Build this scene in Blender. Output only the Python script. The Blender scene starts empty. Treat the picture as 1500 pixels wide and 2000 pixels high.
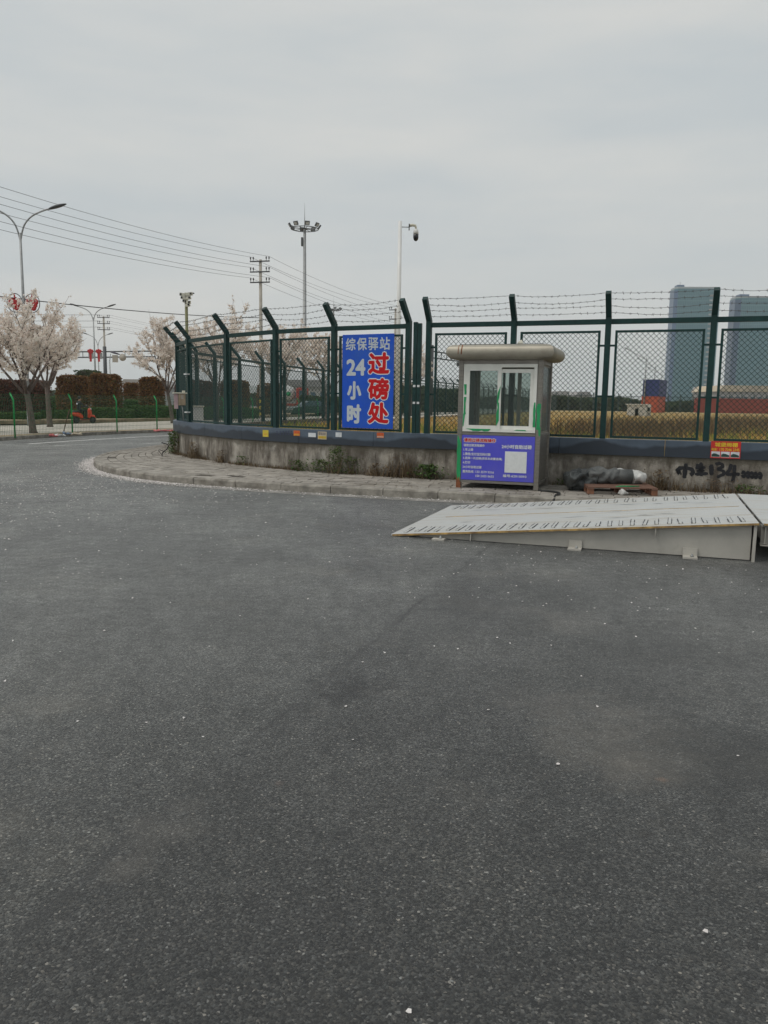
import bpy, bmesh, math, random
from math import radians as R, pi, sin, cos, atan2, hypot
from mathutils import Vector, Matrix, Euler

random.seed(11)
SC = bpy.context.scene
COL = SC.collection

# ------------------------------------------------------------------ camera, sky, sun, exposure
PITCH, ROLL, CAMH, FPX = R(8.02), R(0.825), 1.65, 1540.0
cd = bpy.data.cameras.new('camera')
cam = bpy.data.objects.new('camera', cd)
COL.objects.link(cam)
cam.matrix_world = Matrix.Translation((0, 0, CAMH)) @ Matrix.Rotation(pi / 2 - PITCH, 4, 'X') @ Matrix.Rotation(ROLL, 4, 'Z')
cd.sensor_fit = 'VERTICAL'
cd.sensor_height = 24.0
cd.sensor_width = 18.0
cd.lens = FPX / 2000 * 24.0
cd.clip_start = 0.05
cd.clip_end = 6000
SC.camera = cam

SUN_EL, SUN_AZ = R(60), R(248)          # azimuth clockwise from +Y: high on the left, a little behind the camera
world = bpy.data.worlds.new('World')
SC.world = world
world.use_nodes = True
wn, wl = world.node_tree.nodes, world.node_tree.links
wn.clear()
wo = wn.new('ShaderNodeOutputWorld')
bg = wn.new('ShaderNodeBackground')
bg.inputs['Strength'].default_value = 0.11
sky = wn.new('ShaderNodeTexSky')
sky.sky_type = 'NISHITA'
sky.sun_disc = False
sky.sun_elevation = SUN_EL
sky.sun_rotation = SUN_AZ
sky.dust_density = 6.0
tc = wn.new('ShaderNodeTexCoord')
mp = wn.new('ShaderNodeMapping')
mp.inputs['Scale'].default_value = (1.2, 1.2, 6.0)
cn = wn.new('ShaderNodeTexNoise')
cn.inputs['Scale'].default_value = 1.6
cn.inputs['Detail'].default_value = 5
cn.inputs['Roughness'].default_value = 0.55
cr = wn.new('ShaderNodeValToRGB')
cr.color_ramp.elements[0].position = 0.38
cr.color_ramp.elements[0].color = (5.05, 5.45, 5.6, 1)
cr.color_ramp.elements[1].position = 0.68
cr.color_ramp.elements[1].color = (6.2, 6.25, 6.05, 1)
mx = wn.new('ShaderNodeMixRGB')
mx.inputs['Fac'].default_value = 0.93     # thick even overcast in front of the clear sky
wl.new(tc.outputs['Generated'], mp.inputs['Vector'])
wl.new(mp.outputs['Vector'], cn.inputs['Vector'])
wl.new(cn.outputs['Fac'], cr.inputs['Fac'])
wl.new(sky.outputs['Color'], mx.inputs['Color1'])
wl.new(cr.outputs['Color'], mx.inputs['Color2'])
wl.new(mx.outputs['Color'], bg.inputs['Color'])
wl.new(bg.outputs['Background'], wo.inputs['Surface'])

sd = bpy.data.lights.new('sun', 'SUN')
sd.energy = 1.3
sd.angle = R(25)
sd.color = (1.0, 0.96, 0.9)
sun = bpy.data.objects.new('sun', sd)
COL.objects.link(sun)
sdir = Vector((sin(SUN_AZ) * cos(SUN_EL), cos(SUN_AZ) * cos(SUN_EL), sin(SUN_EL)))
sun.rotation_euler = sdir.to_track_quat('Z', 'Y').to_euler()
sun.location = (-10, -10, 30)

SC.view_settings.view_transform = 'Standard'
SC.view_settings.look = 'None'
SC.view_settings.gamma = 1.0
SC.view_settings.exposure = 0.0
SC.view_settings.use_curve_mapping = False
SC.render.engine = 'CYCLES'
SC.cycles.max_bounces = 6
SC.cycles.volume_bounces = 2
SC.cycles.transparent_max_bounces = 12

# ------------------------------------------------------------------ helpers
def tag(o, label=None, cat=None, group=None, kind=None):
    if label: o['label'] = label
    if cat: o['category'] = cat
    if group: o['group'] = group
    if kind: o['kind'] = kind
    return o

def empty(name, loc=(0, 0, 0), rz=0.0, label=None, cat=None, group=None):
    o = bpy.data.objects.new(name, None)
    o.empty_display_size = 0.2
    o.location = loc
    o.rotation_euler = (0, 0, rz)
    COL.objects.link(o)
    return tag(o, label, cat, group)

def copy_tree(o, parent=None):
    c = o.copy()
    COL.objects.link(c)
    c.parent = parent
    for ch in list(o.children):
        copy_tree(ch, c)
    return c

class MB:
    """collects vertices and faces; build() links them as one mesh object"""
    def __init__(s):
        s.v = []; s.f = []; s.m = []; s.sm = []
    def add(s, vs, fs, mi=0, smooth=False):
        b = len(s.v)
        s.v.extend([tuple(p) for p in vs])
        for f in fs:
            s.f.append([i + b for i in f]); s.m.append(mi); s.sm.append(smooth)
        return s
    def box(s, c, d, rz=0.0, mi=0, mat=None):
        hx, hy, hz = d[0] / 2, d[1] / 2, d[2] / 2
        vs = [Vector((x, y, z)) for z in (-hz, hz) for y in (-hy, hy) for x in (-hx, hx)]
        M = Matrix.Translation(c) @ (mat if mat else Matrix.Rotation(rz, 4, 'Z'))
        return s.add([M @ v for v in vs], [(0, 2, 3, 1), (4, 5, 7, 6), (0, 1, 5, 4), (2, 6, 7, 3), (0, 4, 6, 2), (1, 3, 7, 5)], mi)
    def bbox(s, c, d, b=0.01, rz=0.0, mi=0):
        """box with chamfered edges"""
        hx, hy, hz = d[0] / 2, d[1] / 2, d[2] / 2
        b = min(b, hx * .9, hy * .9, hz * .9)
        bm = bmesh.new()
        bmesh.ops.create_cube(bm, size=1)
        for v in bm.verts:
            v.co = Vector((v.co.x * 2 * hx, v.co.y * 2 * hy, v.co.z * 2 * hz))
        bmesh.ops.bevel(bm, geom=bm.edges[:], offset=b, segments=1, affect='EDGES')
        M = Matrix.Translation(c) @ Matrix.Rotation(rz, 4, 'Z')
        bm.verts.index_update()
        s.add([M @ v.co for v in bm.verts], [[v.index for v in f.verts] for f in bm.faces], mi)
        bm.free()
        return s
    def bar(s, a, b, w, h, up=(0, 0, 1), mi=0):
        """rectangular bar from a to b: w across, h along up"""
        a, b = Vector(a), Vector(b)
        d = (b - a).normalized()
        u = Vector(up)
        sx = d.cross(u)
        if sx.length < 1e-5: sx = d.cross(Vector((1, 0, 0)))
        sx.normalize()
        u = sx.cross(d).normalized()
        o = [sx * w / 2 + u * h / 2, -sx * w / 2 + u * h / 2, -sx * w / 2 - u * h / 2, sx * w / 2 - u * h / 2]
        return s.add([a + q for q in o] + [b + q for q in o],
                     [(0, 1, 2, 3), (7, 6, 5, 4), (0, 4, 5, 1), (1, 5, 6, 2), (2, 6, 7, 3), (3, 7, 4, 0)], mi)
    def tube(s, path, r, n=8, mi=0, cap=True, smooth=True):
        path = [Vector(p) for p in path]
        rs = r if isinstance(r, (list, tuple)) else [r] * len(path)
        vs = []; fs = []
        ref = None
        for i, p in enumerate(path):
            d = (path[min(i + 1, len(path) - 1)] - path[max(i - 1, 0)]).normalized()
            if ref is None:
                ref = d.orthogonal().normalized()
            ref = (ref - d * ref.dot(d))
            if ref.length < 1e-6: ref = d.orthogonal()
            ref.normalize()
            q = d.cross(ref)
            for k in range(n):
                a = 2 * pi * k / n
                vs.append(p + (ref * cos(a) + q * sin(a)) * rs[i])
        for i in range(len(path) - 1):
            for k in range(n):
                k2 = (k + 1) % n
                fs.append((i * n + k, i * n + k2, (i + 1) * n + k2, (i + 1) * n + k))
        if cap:
            fs.append(tuple(range(n - 1, -1, -1)))
            fs.append(tuple((len(path) - 1) * n + k for k in range(n)))
        return s.add(vs, fs, mi, smooth)
    def lathe(s, prof, c=(0, 0, 0), n=16, mi=0, M=None):
        vs = []; fs = []
        for (r, z) in prof:
            for k in range(n):
                a = 2 * pi * k / n
                p = Vector((r * cos(a), r * sin(a), z))
                if M: p = M @ p
                vs.append(p + Vector(c))
        for i in range(len(prof) - 1):
            for k in range(n):
                k2 = (k + 1) % n
                fs.append((i * n + k, i * n + k2, (i + 1) * n + k2, (i + 1) * n + k))
        fs.append(tuple(range(n - 1, -1, -1)))
        fs.append(tuple((len(prof) - 1) * n + k for k in range(n)))
        return s.add(vs, fs, mi, True)
    def prism(s, poly, o, ex, ey, ez, t, mi=0):
        """polygon (u,v) in plane (ex,ey) at o, extruded by t along ez"""
        o, ex, ey, ez = Vector(o), Vector(ex), Vector(ey), Vector(ez)
        n = len(poly)
        a = [o + ex * u + ey * v for u, v in poly]
        b = [p + ez * t for p in a]
        fs = [tuple(range(n - 1, -1, -1)), tuple(range(n, 2 * n))]
        fs += [(i, (i + 1) % n, n + (i + 1) % n, n + i) for i in range(n)]
        return s.add(a + b, fs, mi)
    def mesh(s, name, mats):
        me = bpy.data.meshes.new(name)
        me.from_pydata(s.v, [], s.f)
        if not isinstance(mats, (list, tuple)): mats = [mats]
        for m in mats: me.materials.append(m)
        me.polygons.foreach_set('material_index', s.m)
        me.polygons.foreach_set('use_smooth', s.sm)
        me.update()
        return me
    def build(s, name, mats, parent=None, label=None, cat=None, group=None, kind=None):
        return link(name, s.mesh(name, mats), parent, label, cat, group, kind)

def link(name, me, parent=None, label=None, cat=None, group=None, kind=None):
    o = bpy.data.objects.new(name, me)
    COL.objects.link(o)
    o.parent = parent
    return tag(o, label, cat, group, kind)

def ray(x, y):
    """direction through a point of the 1500 x 2000 photograph"""
    u = (x - 750) / FPX; v = (1000 - y) / FPX
    a = u * cos(ROLL) - v * sin(ROLL); b = u * sin(ROLL) + v * cos(ROLL)
    return Vector((a, cos(PITCH) + b * sin(PITCH), b * cos(PITCH) - sin(PITCH)))
def at(x, y, Y):
    d = ray(x, y)
    return Vector((0, 0, CAMH)) + d * (Y / d.y)
def zat(x, y, Y): return at(x, y, Y).z
def xat(x, y, Y): return at(x, y, Y).x
def ground(x, y, z=0.0):
    d = ray(x, y)
    return Vector((0, 0, CAMH)) + d * ((z - CAMH) / d.z)

def catmull(pts, per=8):
    P = [Vector(p) for p in pts]
    out = []
    for i in range(len(P) - 1):
        p0, p1, p2, p3 = P[max(i - 1, 0)], P[i], P[i + 1], P[min(i + 2, len(P) - 1)]
        for k in range(per):
            t = k / per
            out.append(0.5 * ((2 * p1) + (p2 - p0) * t + (2 * p0 - 5 * p1 + 4 * p2 - p3) * t * t + (3 * p1 - p0 - 3 * p2 + p3) * t ** 3))
    out.append(P[-1])
    return out

def resample(pts, step):
    out = [pts[0].copy()]
    acc = 0.0
    for a, b in zip(pts, pts[1:]):
        L = (b - a).length
        while acc + L >= step:
            t = (step - acc) / L
            a = a.lerp(b, t)
            out.append(a.copy())
            L = (b - a).length
            acc = 0.0
            if L < 1e-9: break
        acc += L
    return out

def text_mesh(body, w, h, bold=0.0, ext=0.0):
    """flat lettering fitted into a w x h box with its lower left corner at the origin, in the XZ plane facing -Y"""
    cu = bpy.data.curves.new('t', 'FONT')
    cu.body = body
    cu.size = 1.0
    cu.offset = 0.0
    cu.extrude = ext
    cu.resolution_u = 2
    o = bpy.data.objects.new('t', cu)
    COL.objects.link(o)
    bpy.context.view_layer.update()
    dg = bpy.context.evaluated_depsgraph_get()
    me = bpy.data.meshes.new_from_object(o.evaluated_get(dg))
    bpy.data.objects.remove(o)
    xs = [v.co.x for v in me.vertices]; ys = [v.co.y for v in me.vertices]
    x0, x1, y0, y1 = min(xs), max(xs), min(ys), max(ys)
    # heavy type: the outline stamped in a small ring of shifts, each a hair in front of the last
    em = h / 0.93
    bd = bold * em
    base = [((v.co.x - x0) / (x1 - x0) * (w - 2 * bd) + bd, (v.co.y - y0) / (y1 - y0) * (h - 2 * bd) + bd) for v in me.vertices]
    polys = [list(p.vertices) for p in me.polygons]
    bpy.data.meshes.remove(me)
    b = MB()
    ring = [(0, 0)] + ([(cos(2 * pi * k / 8), sin(2 * pi * k / 8)) for k in range(8)] if bd > 0 else [])
    for i, (u, v) in enumerate(ring):
        b.add([(x + u * bd, -.00012 * i, z + v * bd) for x, z in base], polys)
    me = b.mesh('lettering', [])
    return me

def letter(body, x, z, w, h, y, material, parent, name='lettering', bold=0.02):
    me = text_mesh(body, w, h, bold)
    for v in me.vertices:
        v.co += Vector((x, y, z))
    me.materials.append(material)
    return link(name, me, parent)

# ------------------------------------------------------------------ materials
def nodes(m):
    return m.node_tree.nodes, m.node_tree.links

def mat(name, col, rough=0.7, metal=0.0, var=0.12, scale=6.0, bump=0.0, bscale=60.0, spec=0.5, stretch=None, island=0.0, coord='Object', dirt=None, dscale=2.0, dlo=0.45, dhi=0.7):
    m = bpy.data.materials.new(name)
    m.use_nodes = True
    n, l = nodes(m)
    b = n['Principled BSDF']
    b.inputs['Roughness'].default_value = rough
    b.inputs['Metallic'].default_value = metal
    b.inputs['Specular IOR Level'].default_value = spec
    t = n.new('ShaderNodeTexCoord')
    vec = t.outputs[coord]
    if stretch:
        q = n.new('ShaderNodeMapping'); q.inputs['Scale'].default_value = stretch
        l.new(vec, q.inputs['Vector']); vec = q.outputs['Vector']
    ns = n.new('ShaderNodeTexNoise')
    ns.inputs['Scale'].default_value = scale; ns.inputs['Detail'].default_value = 6; ns.inputs['Roughness'].default_value = 0.65
    l.new(vec, ns.inputs['Vector'])
    rp = n.new('ShaderNodeValToRGB')
    rp.color_ramp.elements[0].position = 0.3; rp.color_ramp.elements[1].position = 0.7
    c0 = [max(0, c * (1 - var * 1.6)) for c in col]; c1 = [min(1, c * (1 + var * 1.3)) for c in col]
    rp.color_ramp.elements[0].color = (*c0, 1); rp.color_ramp.elements[1].color = (*c1, 1)
    l.new(ns.outputs['Fac'], rp.inputs['Fac'])
    out = rp.outputs['Color']
    if dirt:
        dn = n.new('ShaderNodeTexNoise')
        dn.inputs['Scale'].default_value = dscale; dn.inputs['Detail'].default_value = 8; dn.inputs['Roughness'].default_value = 0.7
        l.new(vec, dn.inputs['Vector'])
        dr = n.new('ShaderNodeValToRGB')
        dr.color_ramp.elements[0].position = dlo; dr.color_ramp.elements[1].position = dhi
        l.new(dn.outputs['Fac'], dr.inputs['Fac'])
        dm = n.new('ShaderNodeMixRGB')
        l.new(dr.outputs['Color'], dm.inputs['Fac']); l.new(out, dm.inputs['Color1'])
        dm.inputs['Color2'].default_value = (*dirt, 1)
        out = dm.outputs['Color']
    if island:
        g = n.new('ShaderNodeNewGeometry')
        mr = n.new('ShaderNodeMapRange')
        mr.inputs['To Min'].default_value = 1 - island; mr.inputs['To Max'].default_value = 1 + island
        l.new(g.outputs['Random Per Island'], mr.inputs['Value'])
        vm = n.new('ShaderNodeVectorMath'); vm.operation = 'SCALE'
        l.new(out, vm.inputs[0]); l.new(mr.outputs['Result'], vm.inputs['Scale'])
        out = vm.outputs['Vector']
    l.new(out, b.inputs['Base Color'])
    if bump:
        bn = n.new('ShaderNodeTexNoise'); bn.inputs['Scale'].default_value = bscale; bn.inputs['Detail'].default_value = 4
        l.new(vec, bn.inputs['Vector'])
        bp = n.new('ShaderNodeBump'); bp.inputs['Strength'].default_value = bump; bp.inputs['Distance'].default_value = 0.02
        l.new(bn.outputs['Fac'], bp.inputs['Height']); l.new(bp.outputs['Normal'], b.inputs['Normal'])
    return m

def leafmat(name, cols, rough=0.6, trans=0.25):
    """foliage: colour picked per leaf, a little light passing through"""
    m = bpy.data.materials.new(name)
    m.use_nodes = True
    n, l = nodes(m)
    b = n['Principled BSDF']
    b.inputs['Roughness'].default_value = rough
    b.inputs['Specular IOR Level'].default_value = 0.3
    g = n.new('ShaderNodeNewGeometry')
    rp = n.new('ShaderNodeValToRGB')
    e = rp.color_ramp.elements
    e[0].color = (*cols[0], 1); e[1].color = (*cols[-1], 1)
    for i in range(1, len(cols) - 1):
        q = e.new(i / (len(cols) - 1)); q.color = (*cols[i], 1)
    l.new(g.outputs['Random Per Island'], rp.inputs['Fac'])
    l.new(rp.outputs['Color'], b.inputs['Base Color'])
    tr = n.new('ShaderNodeBsdfTranslucent')
    l.new(rp.outputs['Color'], tr.inputs['Color'])
    mxs = n.new('ShaderNodeMixShader'); mxs.inputs['Fac'].default_value = trans
    l.new(b.outputs['BSDF'], mxs.inputs[1]); l.new(tr.outputs['BSDF'], mxs.inputs[2])
    l.new(mxs.outputs['Shader'], n['Material Output'].inputs['Surface'])
    return m

def glassmat(name, tint=(0.8, 0.87, 0.85), opac=0.2, rough=0.05):
    m = bpy.data.materials.new(name)
    m.use_nodes = True
    n, l = nodes(m)
    b = n['Principled BSDF']
    b.inputs['Base Color'].default_value = (0.25, 0.29, 0.28, 1)
    b.inputs['Roughness'].default_value = rough
    tr = n.new('ShaderNodeBsdfTransparent'); tr.inputs['Color'].default_value = (*tint, 1)
    ly = n.new('ShaderNodeFresnel'); ly.inputs['IOR'].default_value = 1.35
    ad = n.new('ShaderNodeMath'); ad.operation = 'ADD'; ad.inputs[1].default_value = opac; ad.use_clamp = True
    l.new(ly.outputs['Fac'], ad.inputs[0])
    mxs = n.new('ShaderNodeMixShader')
    l.new(ad.outputs['Value'], mxs.inputs['Fac']); l.new(tr.outputs['BSDF'], mxs.inputs[1]); l.new(b.outputs['BSDF'], mxs.inputs[2])
    l.new(mxs.outputs['Shader'], n['Material Output'].inputs['Surface'])
    return m

def asphalt_mat():
    m = bpy.data.materials.new('asphalt')
    m.use_nodes = True
    n, l = nodes(m)
    b = n['Principled BSDF']
    b.inputs['Roughness'].default_value = 0.5
    b.inputs['Specular IOR Level'].default_value = 0.6
    b.inputs['Sheen Weight'].default_value = 0.42      # film of dust
    b.inputs['Sheen Roughness'].default_value = 0.35
    b.inputs['Sheen Tint'].default_value = (.9, .9, .86, 1)
    t = n.new('ShaderNodeTexCoord'); vec = t.outputs['Object']
    cache = {}
    def noise(sc, det=5, rg=0.6):
        if (sc, det) in cache: return cache[(sc, det)]
        q = n.new('ShaderNodeTexNoise'); q.inputs['Scale'].default_value = sc; q.inputs['Detail'].default_value = det; q.inputs['Roughness'].default_value = rg
        l.new(vec, q.inputs['Vector']); cache[(sc, det)] = q.outputs['Fac']; return q.outputs['Fac']
    def ramp(src, stops):
        q = n.new('ShaderNodeValToRGB'); e = q.color_ramp.elements
        e[0].position, e[0].color = stops[0][0], (*stops[0][1], 1)
        e[1].position, e[1].color = stops[-1][0], (*stops[-1][1], 1)
        for p, c in stops[1:-1]:
            z = e.new(p); z.color = (*c, 1)
        l.new(src, q.inputs['Fac']); return q.outputs['Color']
    def mix(fac, a, c, mode='MIX'):
        q = n.new('ShaderNodeMixRGB'); q.blend_type = mode
        for s, v in (('Fac', fac), ('Color1', a), ('Color2', c)):
            if isinstance(v, (int, float)): q.inputs[s].default_value = v
            elif isinstance(v, tuple): q.inputs[s].default_value = (*v, 1)
            else: l.new(v, q.inputs[s])
        return q.outputs['Color']
    def math_(op, a, c=None, clamp=False):
        q = n.new('ShaderNodeMath'); q.operation = op; q.use_clamp = clamp
        for i, v in enumerate((a, c)):
            if v is None: continue
            if isinstance(v, (int, float)): q.inputs[i].default_value = v
            else: l.new(v, q.inputs[i])
        return q.outputs['Value']
    vo = n.new('ShaderNodeTexVoronoi'); vo.inputs['Scale'].default_value = 135
    l.new(vec, vo.inputs['Vector'])
    sp = n.new('ShaderNodeSeparateColor'); l.new(vo.outputs['Color'], sp.inputs['Color'])
    chips = ramp(sp.outputs['Red'], [(0.0, (.004, .0045, .0045)), (0.4, (.016, .0165, .016)), (0.75, (.034, .034, .0315)), (0.93, (.055, .0545, .050)), (0.988, (.105, .102, .094)), (1.0, (.22, .21, .19))])
    tint = ramp(sp.outputs['Green'], [(0, (1.06, 1.0, .93)), (.5, (1, 1, 1)), (1, (.94, 1.0, 1.06))])
    col = mix(1.0, chips, tint, 'MULTIPLY')
    vo2 = n.new('ShaderNodeTexVoronoi'); vo2.inputs['Scale'].default_value = 42
    l.new(vec, vo2.inputs['Vector'])
    s2 = n.new('ShaderNodeSeparateColor'); l.new(vo2.outputs['Color'], s2.inputs['Color'])
    big = math_('MULTIPLY', math_('GREATER_THAN', s2.outputs['Red'], 0.965), math_('LESS_THAN', vo2.outputs['Distance'], 0.22))
    col = mix(math_('MULTIPLY', big, 0.7), col, (.15, .148, .14))
    col = mix(1.0, col, ramp(noise(9, 6, .7), [(.3, (.8, .8, .8)), (.7, (1.2, 1.2, 1.2))]), 'MULTIPLY')
    col = mix(1.0, col, ramp(noise(.55, 6, .6), [(.3, (.78, .79, .8)), (.52, (1, 1, 1)), (.72, (1.32, 1.28, 1.2))]), 'MULTIPLY')
    # dusty drifts
    dust = ramp(noise(.9, 7, .62), [(.56, (0, 0, 0)), (.74, (1, 1, 1))])
    col = mix(math_('MULTIPLY', dust, 0.28), col, (.16, .145, .12))
    sx = n.new('ShaderNodeSeparateXYZ'); l.new(vec, sx.inputs['Vector'])
    # paving seam: the mat laid on the left is a shade paler, with a dark joint
    a, c = ground(835, 1165), ground(330, 1580)
    dx, dy = c.x - a.x, c.y - a.y; L = hypot(dx, dy)
    nx, ny = dy / L, -dx / L
    sd_ = math_('ADD', math_('MULTIPLY', sx.outputs['X'], nx), math_('MULTIPLY', sx.outputs['Y'], ny))
    sd_ = math_('SUBTRACT', sd_, nx * a.x + ny * a.y)
    sd_ = math_('ADD', sd_, math_('MULTIPLY', math_('SUBTRACT', noise(5, 4), .5), .16))
    sd_ = math_('ADD', sd_, math_('MULTIPLY', math_('SUBTRACT', noise(24, 3), .5), .06))
    joint = math_('SUBTRACT', 1.0, math_('DIVIDE', math_('ABSOLUTE', sd_), 0.034), True)
    joint = math_('MULTIPLY', joint, ramp(noise(1.3, 3), [(.40, (0.1,) * 3), (.62, (1,) * 3)]))
    col = mix(math_('MULTIPLY', joint, 0.75), col, (.022, .022, .022))
    side = math_('MULTIPLY', math_('ADD', sd_, .05), 6.0, True) if nx < 0 else math_('MULTIPLY', math_('SUBTRACT', .05, sd_), 6.0, True)
    col = mix(side, col, mix(1.0, col, (1.28, 1.29, 1.26), 'MULTIPLY'))
    # stains: oil drips, a pale scuffed arc, a long dark patch
    wet = None
    def blot(px, py, rad, colr, amt, sc=3.0, asp=1.0):
        nonlocal col, wet
        g = ground(px, py)
        ex = math_('SUBTRACT', sx.outputs['X'], g.x); ey = math_('MULTIPLY', math_('SUBTRACT', sx.outputs['Y'], g.y), asp)
        d = math_('SQRT', math_('ADD', math_('MULTIPLY', ex, ex), math_('MULTIPLY', ey, ey)))
        d = math_('ADD', d, math_('MULTIPLY', math_('SUBTRACT', noise(sc, 5, .65), .5), rad * 2.6))
        d = math_('ADD', d, math_('MULTIPLY', math_('SUBTRACT', noise(9, 6, .7), .5), rad * 1.3))
        k = math_('SUBTRACT', 1.0, math_('DIVIDE', d, rad), True)
        k = math_('MULTIPLY', math_('MULTIPLY', k, 1.15, True), amt)
        k = math_('MULTIPLY', k, ramp(noise(9, 6, .7), [(.3, (.35,) * 3), (.65, (1,) * 3)]))
        col = mix(k, col, colr)
        if colr[0] < .04: wet = k if wet is None else math_('MAXIMUM', wet, k)
    blot(690, 1342, .24, (.008, .008, .008), 1.0, 9)
    blot(662, 1368, .18, (.010, .010, .010), 1.0, 9)
    blot(655, 1395, .05, (.02, .02, .02), .5, 14)
    blot(1420, 1490, .60, (.012, .012, .011), .95, 4)
    blot(1040, 1480, .05, (.015, .015, .015), .7, 14)
    blot(1265, 1630, .05, (.02, .015, .012), .7, 14)
    blot(930, 1180, .6, (.02, .02, .02), .5, 2)
    blot(1300, 1260, .6, (.02, .02, .02), .45, 2)
    blot(1190, 1440, .42, (.13, .118, .10), .5, 4, .6)
    blot(1240, 1490, .25, (.13, .115, .095), .4, 6)
    blot(1060, 1370, .34, (.11, .10, .09), .4, 4)
    blot(1296, 1524, .03, (.25, .15, .10), .5, 20)
    blot(545, 1530, .03, (.2, .13, .10), .25, 20)
    blot(1110, 1215, .4, (.13, .12, .105), .45, 4)
    blot(320, 1630, .20, (.12, .11, .095), .35, 5)
    blot(250, 1700, .12, (.12, .11, .095), .35, 5)
    blot(370, 1575, .10, (.12, .11, .095), .3, 5)
    blot(1060, 1120, .5, (.13, .12, .10), .4, 3)
    blot(950, 1120, .3, (.13, .12, .10), .35, 3)
    blot(245, 960, .5, (.03, .03, .03), .4, 3, 3)
    blot(350, 1142, .22, (.03, .03, .03), .4, 6, 2)
    blot(60, 925, 1.6, (.15, .14, .12), .35, 1, 1.0)
    l.new(col, b.inputs['Base Color'])
    # the dust film is patchy: thin in the worn lanes and over stains, thick in drifts, caught between the chips
    sh = ramp(noise(.55, 6, .6), [(.3, (.30,) * 3), (.5, (.44,) * 3), (.72, (.66,) * 3)])
    sh = mix(1.0, sh, ramp(noise(9, 6, .7), [(.28, (.55,) * 3), (.72, (1.4,) * 3)]), 'MULTIPLY')
    sh = mix(1.0, sh, ramp(sp.outputs['Red'], [(0, (.45,) * 3), (.5, (.95,) * 3), (1, (1.6,) * 3)]), 'MULTIPLY')
    sh = mix(1.0, sh, ramp(noise(2.3, 5, .62), [(.3, (.72,) * 3), (.7, (1.28,) * 3)]), 'MULTIPLY')
    sh = math_('MULTIPLY', math_('MULTIPLY', sh, math_('SUBTRACT', 1.0, math_('MULTIPLY', wet, .75), True)), math_('SUBTRACT', 1.0, math_('MULTIPLY', joint, .7), True))
    sh = math_('MULTIPLY', sh, math_('ADD', .88, math_('MULTIPLY', side, .2)))
    l.new(sh, b.inputs['Sheen Weight'])
    bp = n.new('ShaderNodeBump'); bp.inputs['Strength'].default_value = 0.5; bp.inputs['Distance'].default_value = 0.004
    hh = math_('ADD', math_('MULTIPLY', vo.outputs['Distance'], -0.7), noise(180, 3))
    l.new(hh, bp.inputs['Height']); l.new(bp.outputs['Normal'], b.inputs['Normal'])
    return m

def wall_mat():
    """weathered render: rain streaks, pale scrubbed patches, brown damp above the ground"""
    m = mat('weathered_concrete', (.30, .275, .235), .9, 0, .35, 3.0, .5, 40, dirt=(.46, .44, .40), dscale=1.3, dlo=.50, dhi=.72)
    n, l = nodes(m)
    b = n['Principled BSDF']
    src = b.inputs['Base Color'].links[0].from_socket
    t = n.new('ShaderNodeTexCoord')
    q = n.new('ShaderNodeMapping'); q.inputs['Scale'].default_value = (2.4, 2.4, .7)
    l.new(t.outputs['Object'], q.inputs['Vector'])
    ns = n.new('ShaderNodeTexNoise'); ns.inputs['Scale'].default_value = 1.6; ns.inputs['Detail'].default_value = 7; ns.inputs['Roughness'].default_value = .7
    l.new(q.outputs['Vector'], ns.inputs['Vector'])
    r1 = n.new('ShaderNodeValToRGB'); r1.color_ramp.elements[0].position = .43; r1.color_ramp.elements[1].position = .62
    l.new(ns.outputs['Fac'], r1.inputs['Fac'])
    mx1 = n.new('ShaderNodeMixRGB'); mx1.inputs['Color2'].default_value = (.085, .07, .055, 1)
    l.new(r1.outputs['Color'], mx1.inputs['Fac']); l.new(src, mx1.inputs['Color1'])
    # darker brown bands below the coping and near the paving, with ragged edges
    sx = n.new('ShaderNodeSeparateXYZ'); l.new(t.outputs['Object'], sx.inputs['Vector'])
    n2 = n.new('ShaderNodeTexNoise'); n2.inputs['Scale'].default_value = 3.5; n2.inputs['Detail'].default_value = 6; n2.inputs['Roughness'].default_value = .7
    l.new(t.outputs['Object'], n2.inputs['Vector'])
    ma = n.new('ShaderNodeMath'); ma.operation = 'MULTIPLY_ADD'; ma.inputs[1].default_value = .55
    l.new(n2.outputs['Fac'], ma.inputs[0]); l.new(sx.outputs['Z'], ma.inputs[2])
    r2 = n.new('ShaderNodeValToRGB')
    e = r2.color_ramp.elements
    e[0].position = .36; e[0].color = (.8, .8, .8, 1)
    e[1].position = .50; e[1].color = (0, 0, 0, 1)
    for p, v in ((.84, 0), (.95, .75)):
        z = e.new(p); z.color = (v, v, v, 1)
    l.new(ma.outputs['Value'], r2.inputs['Fac'])
    mx2 = n.new('ShaderNodeMixRGB'); mx2.inputs['Color2'].default_value = (.085, .075, .055, 1)
    l.new(r2.outputs['Color'], mx2.inputs['Fac']); l.new(mx1.outputs['Color'], mx2.inputs['Color1'])
    l.new(mx2.outputs['Color'], b.inputs['Base Color'])
    return m

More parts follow.
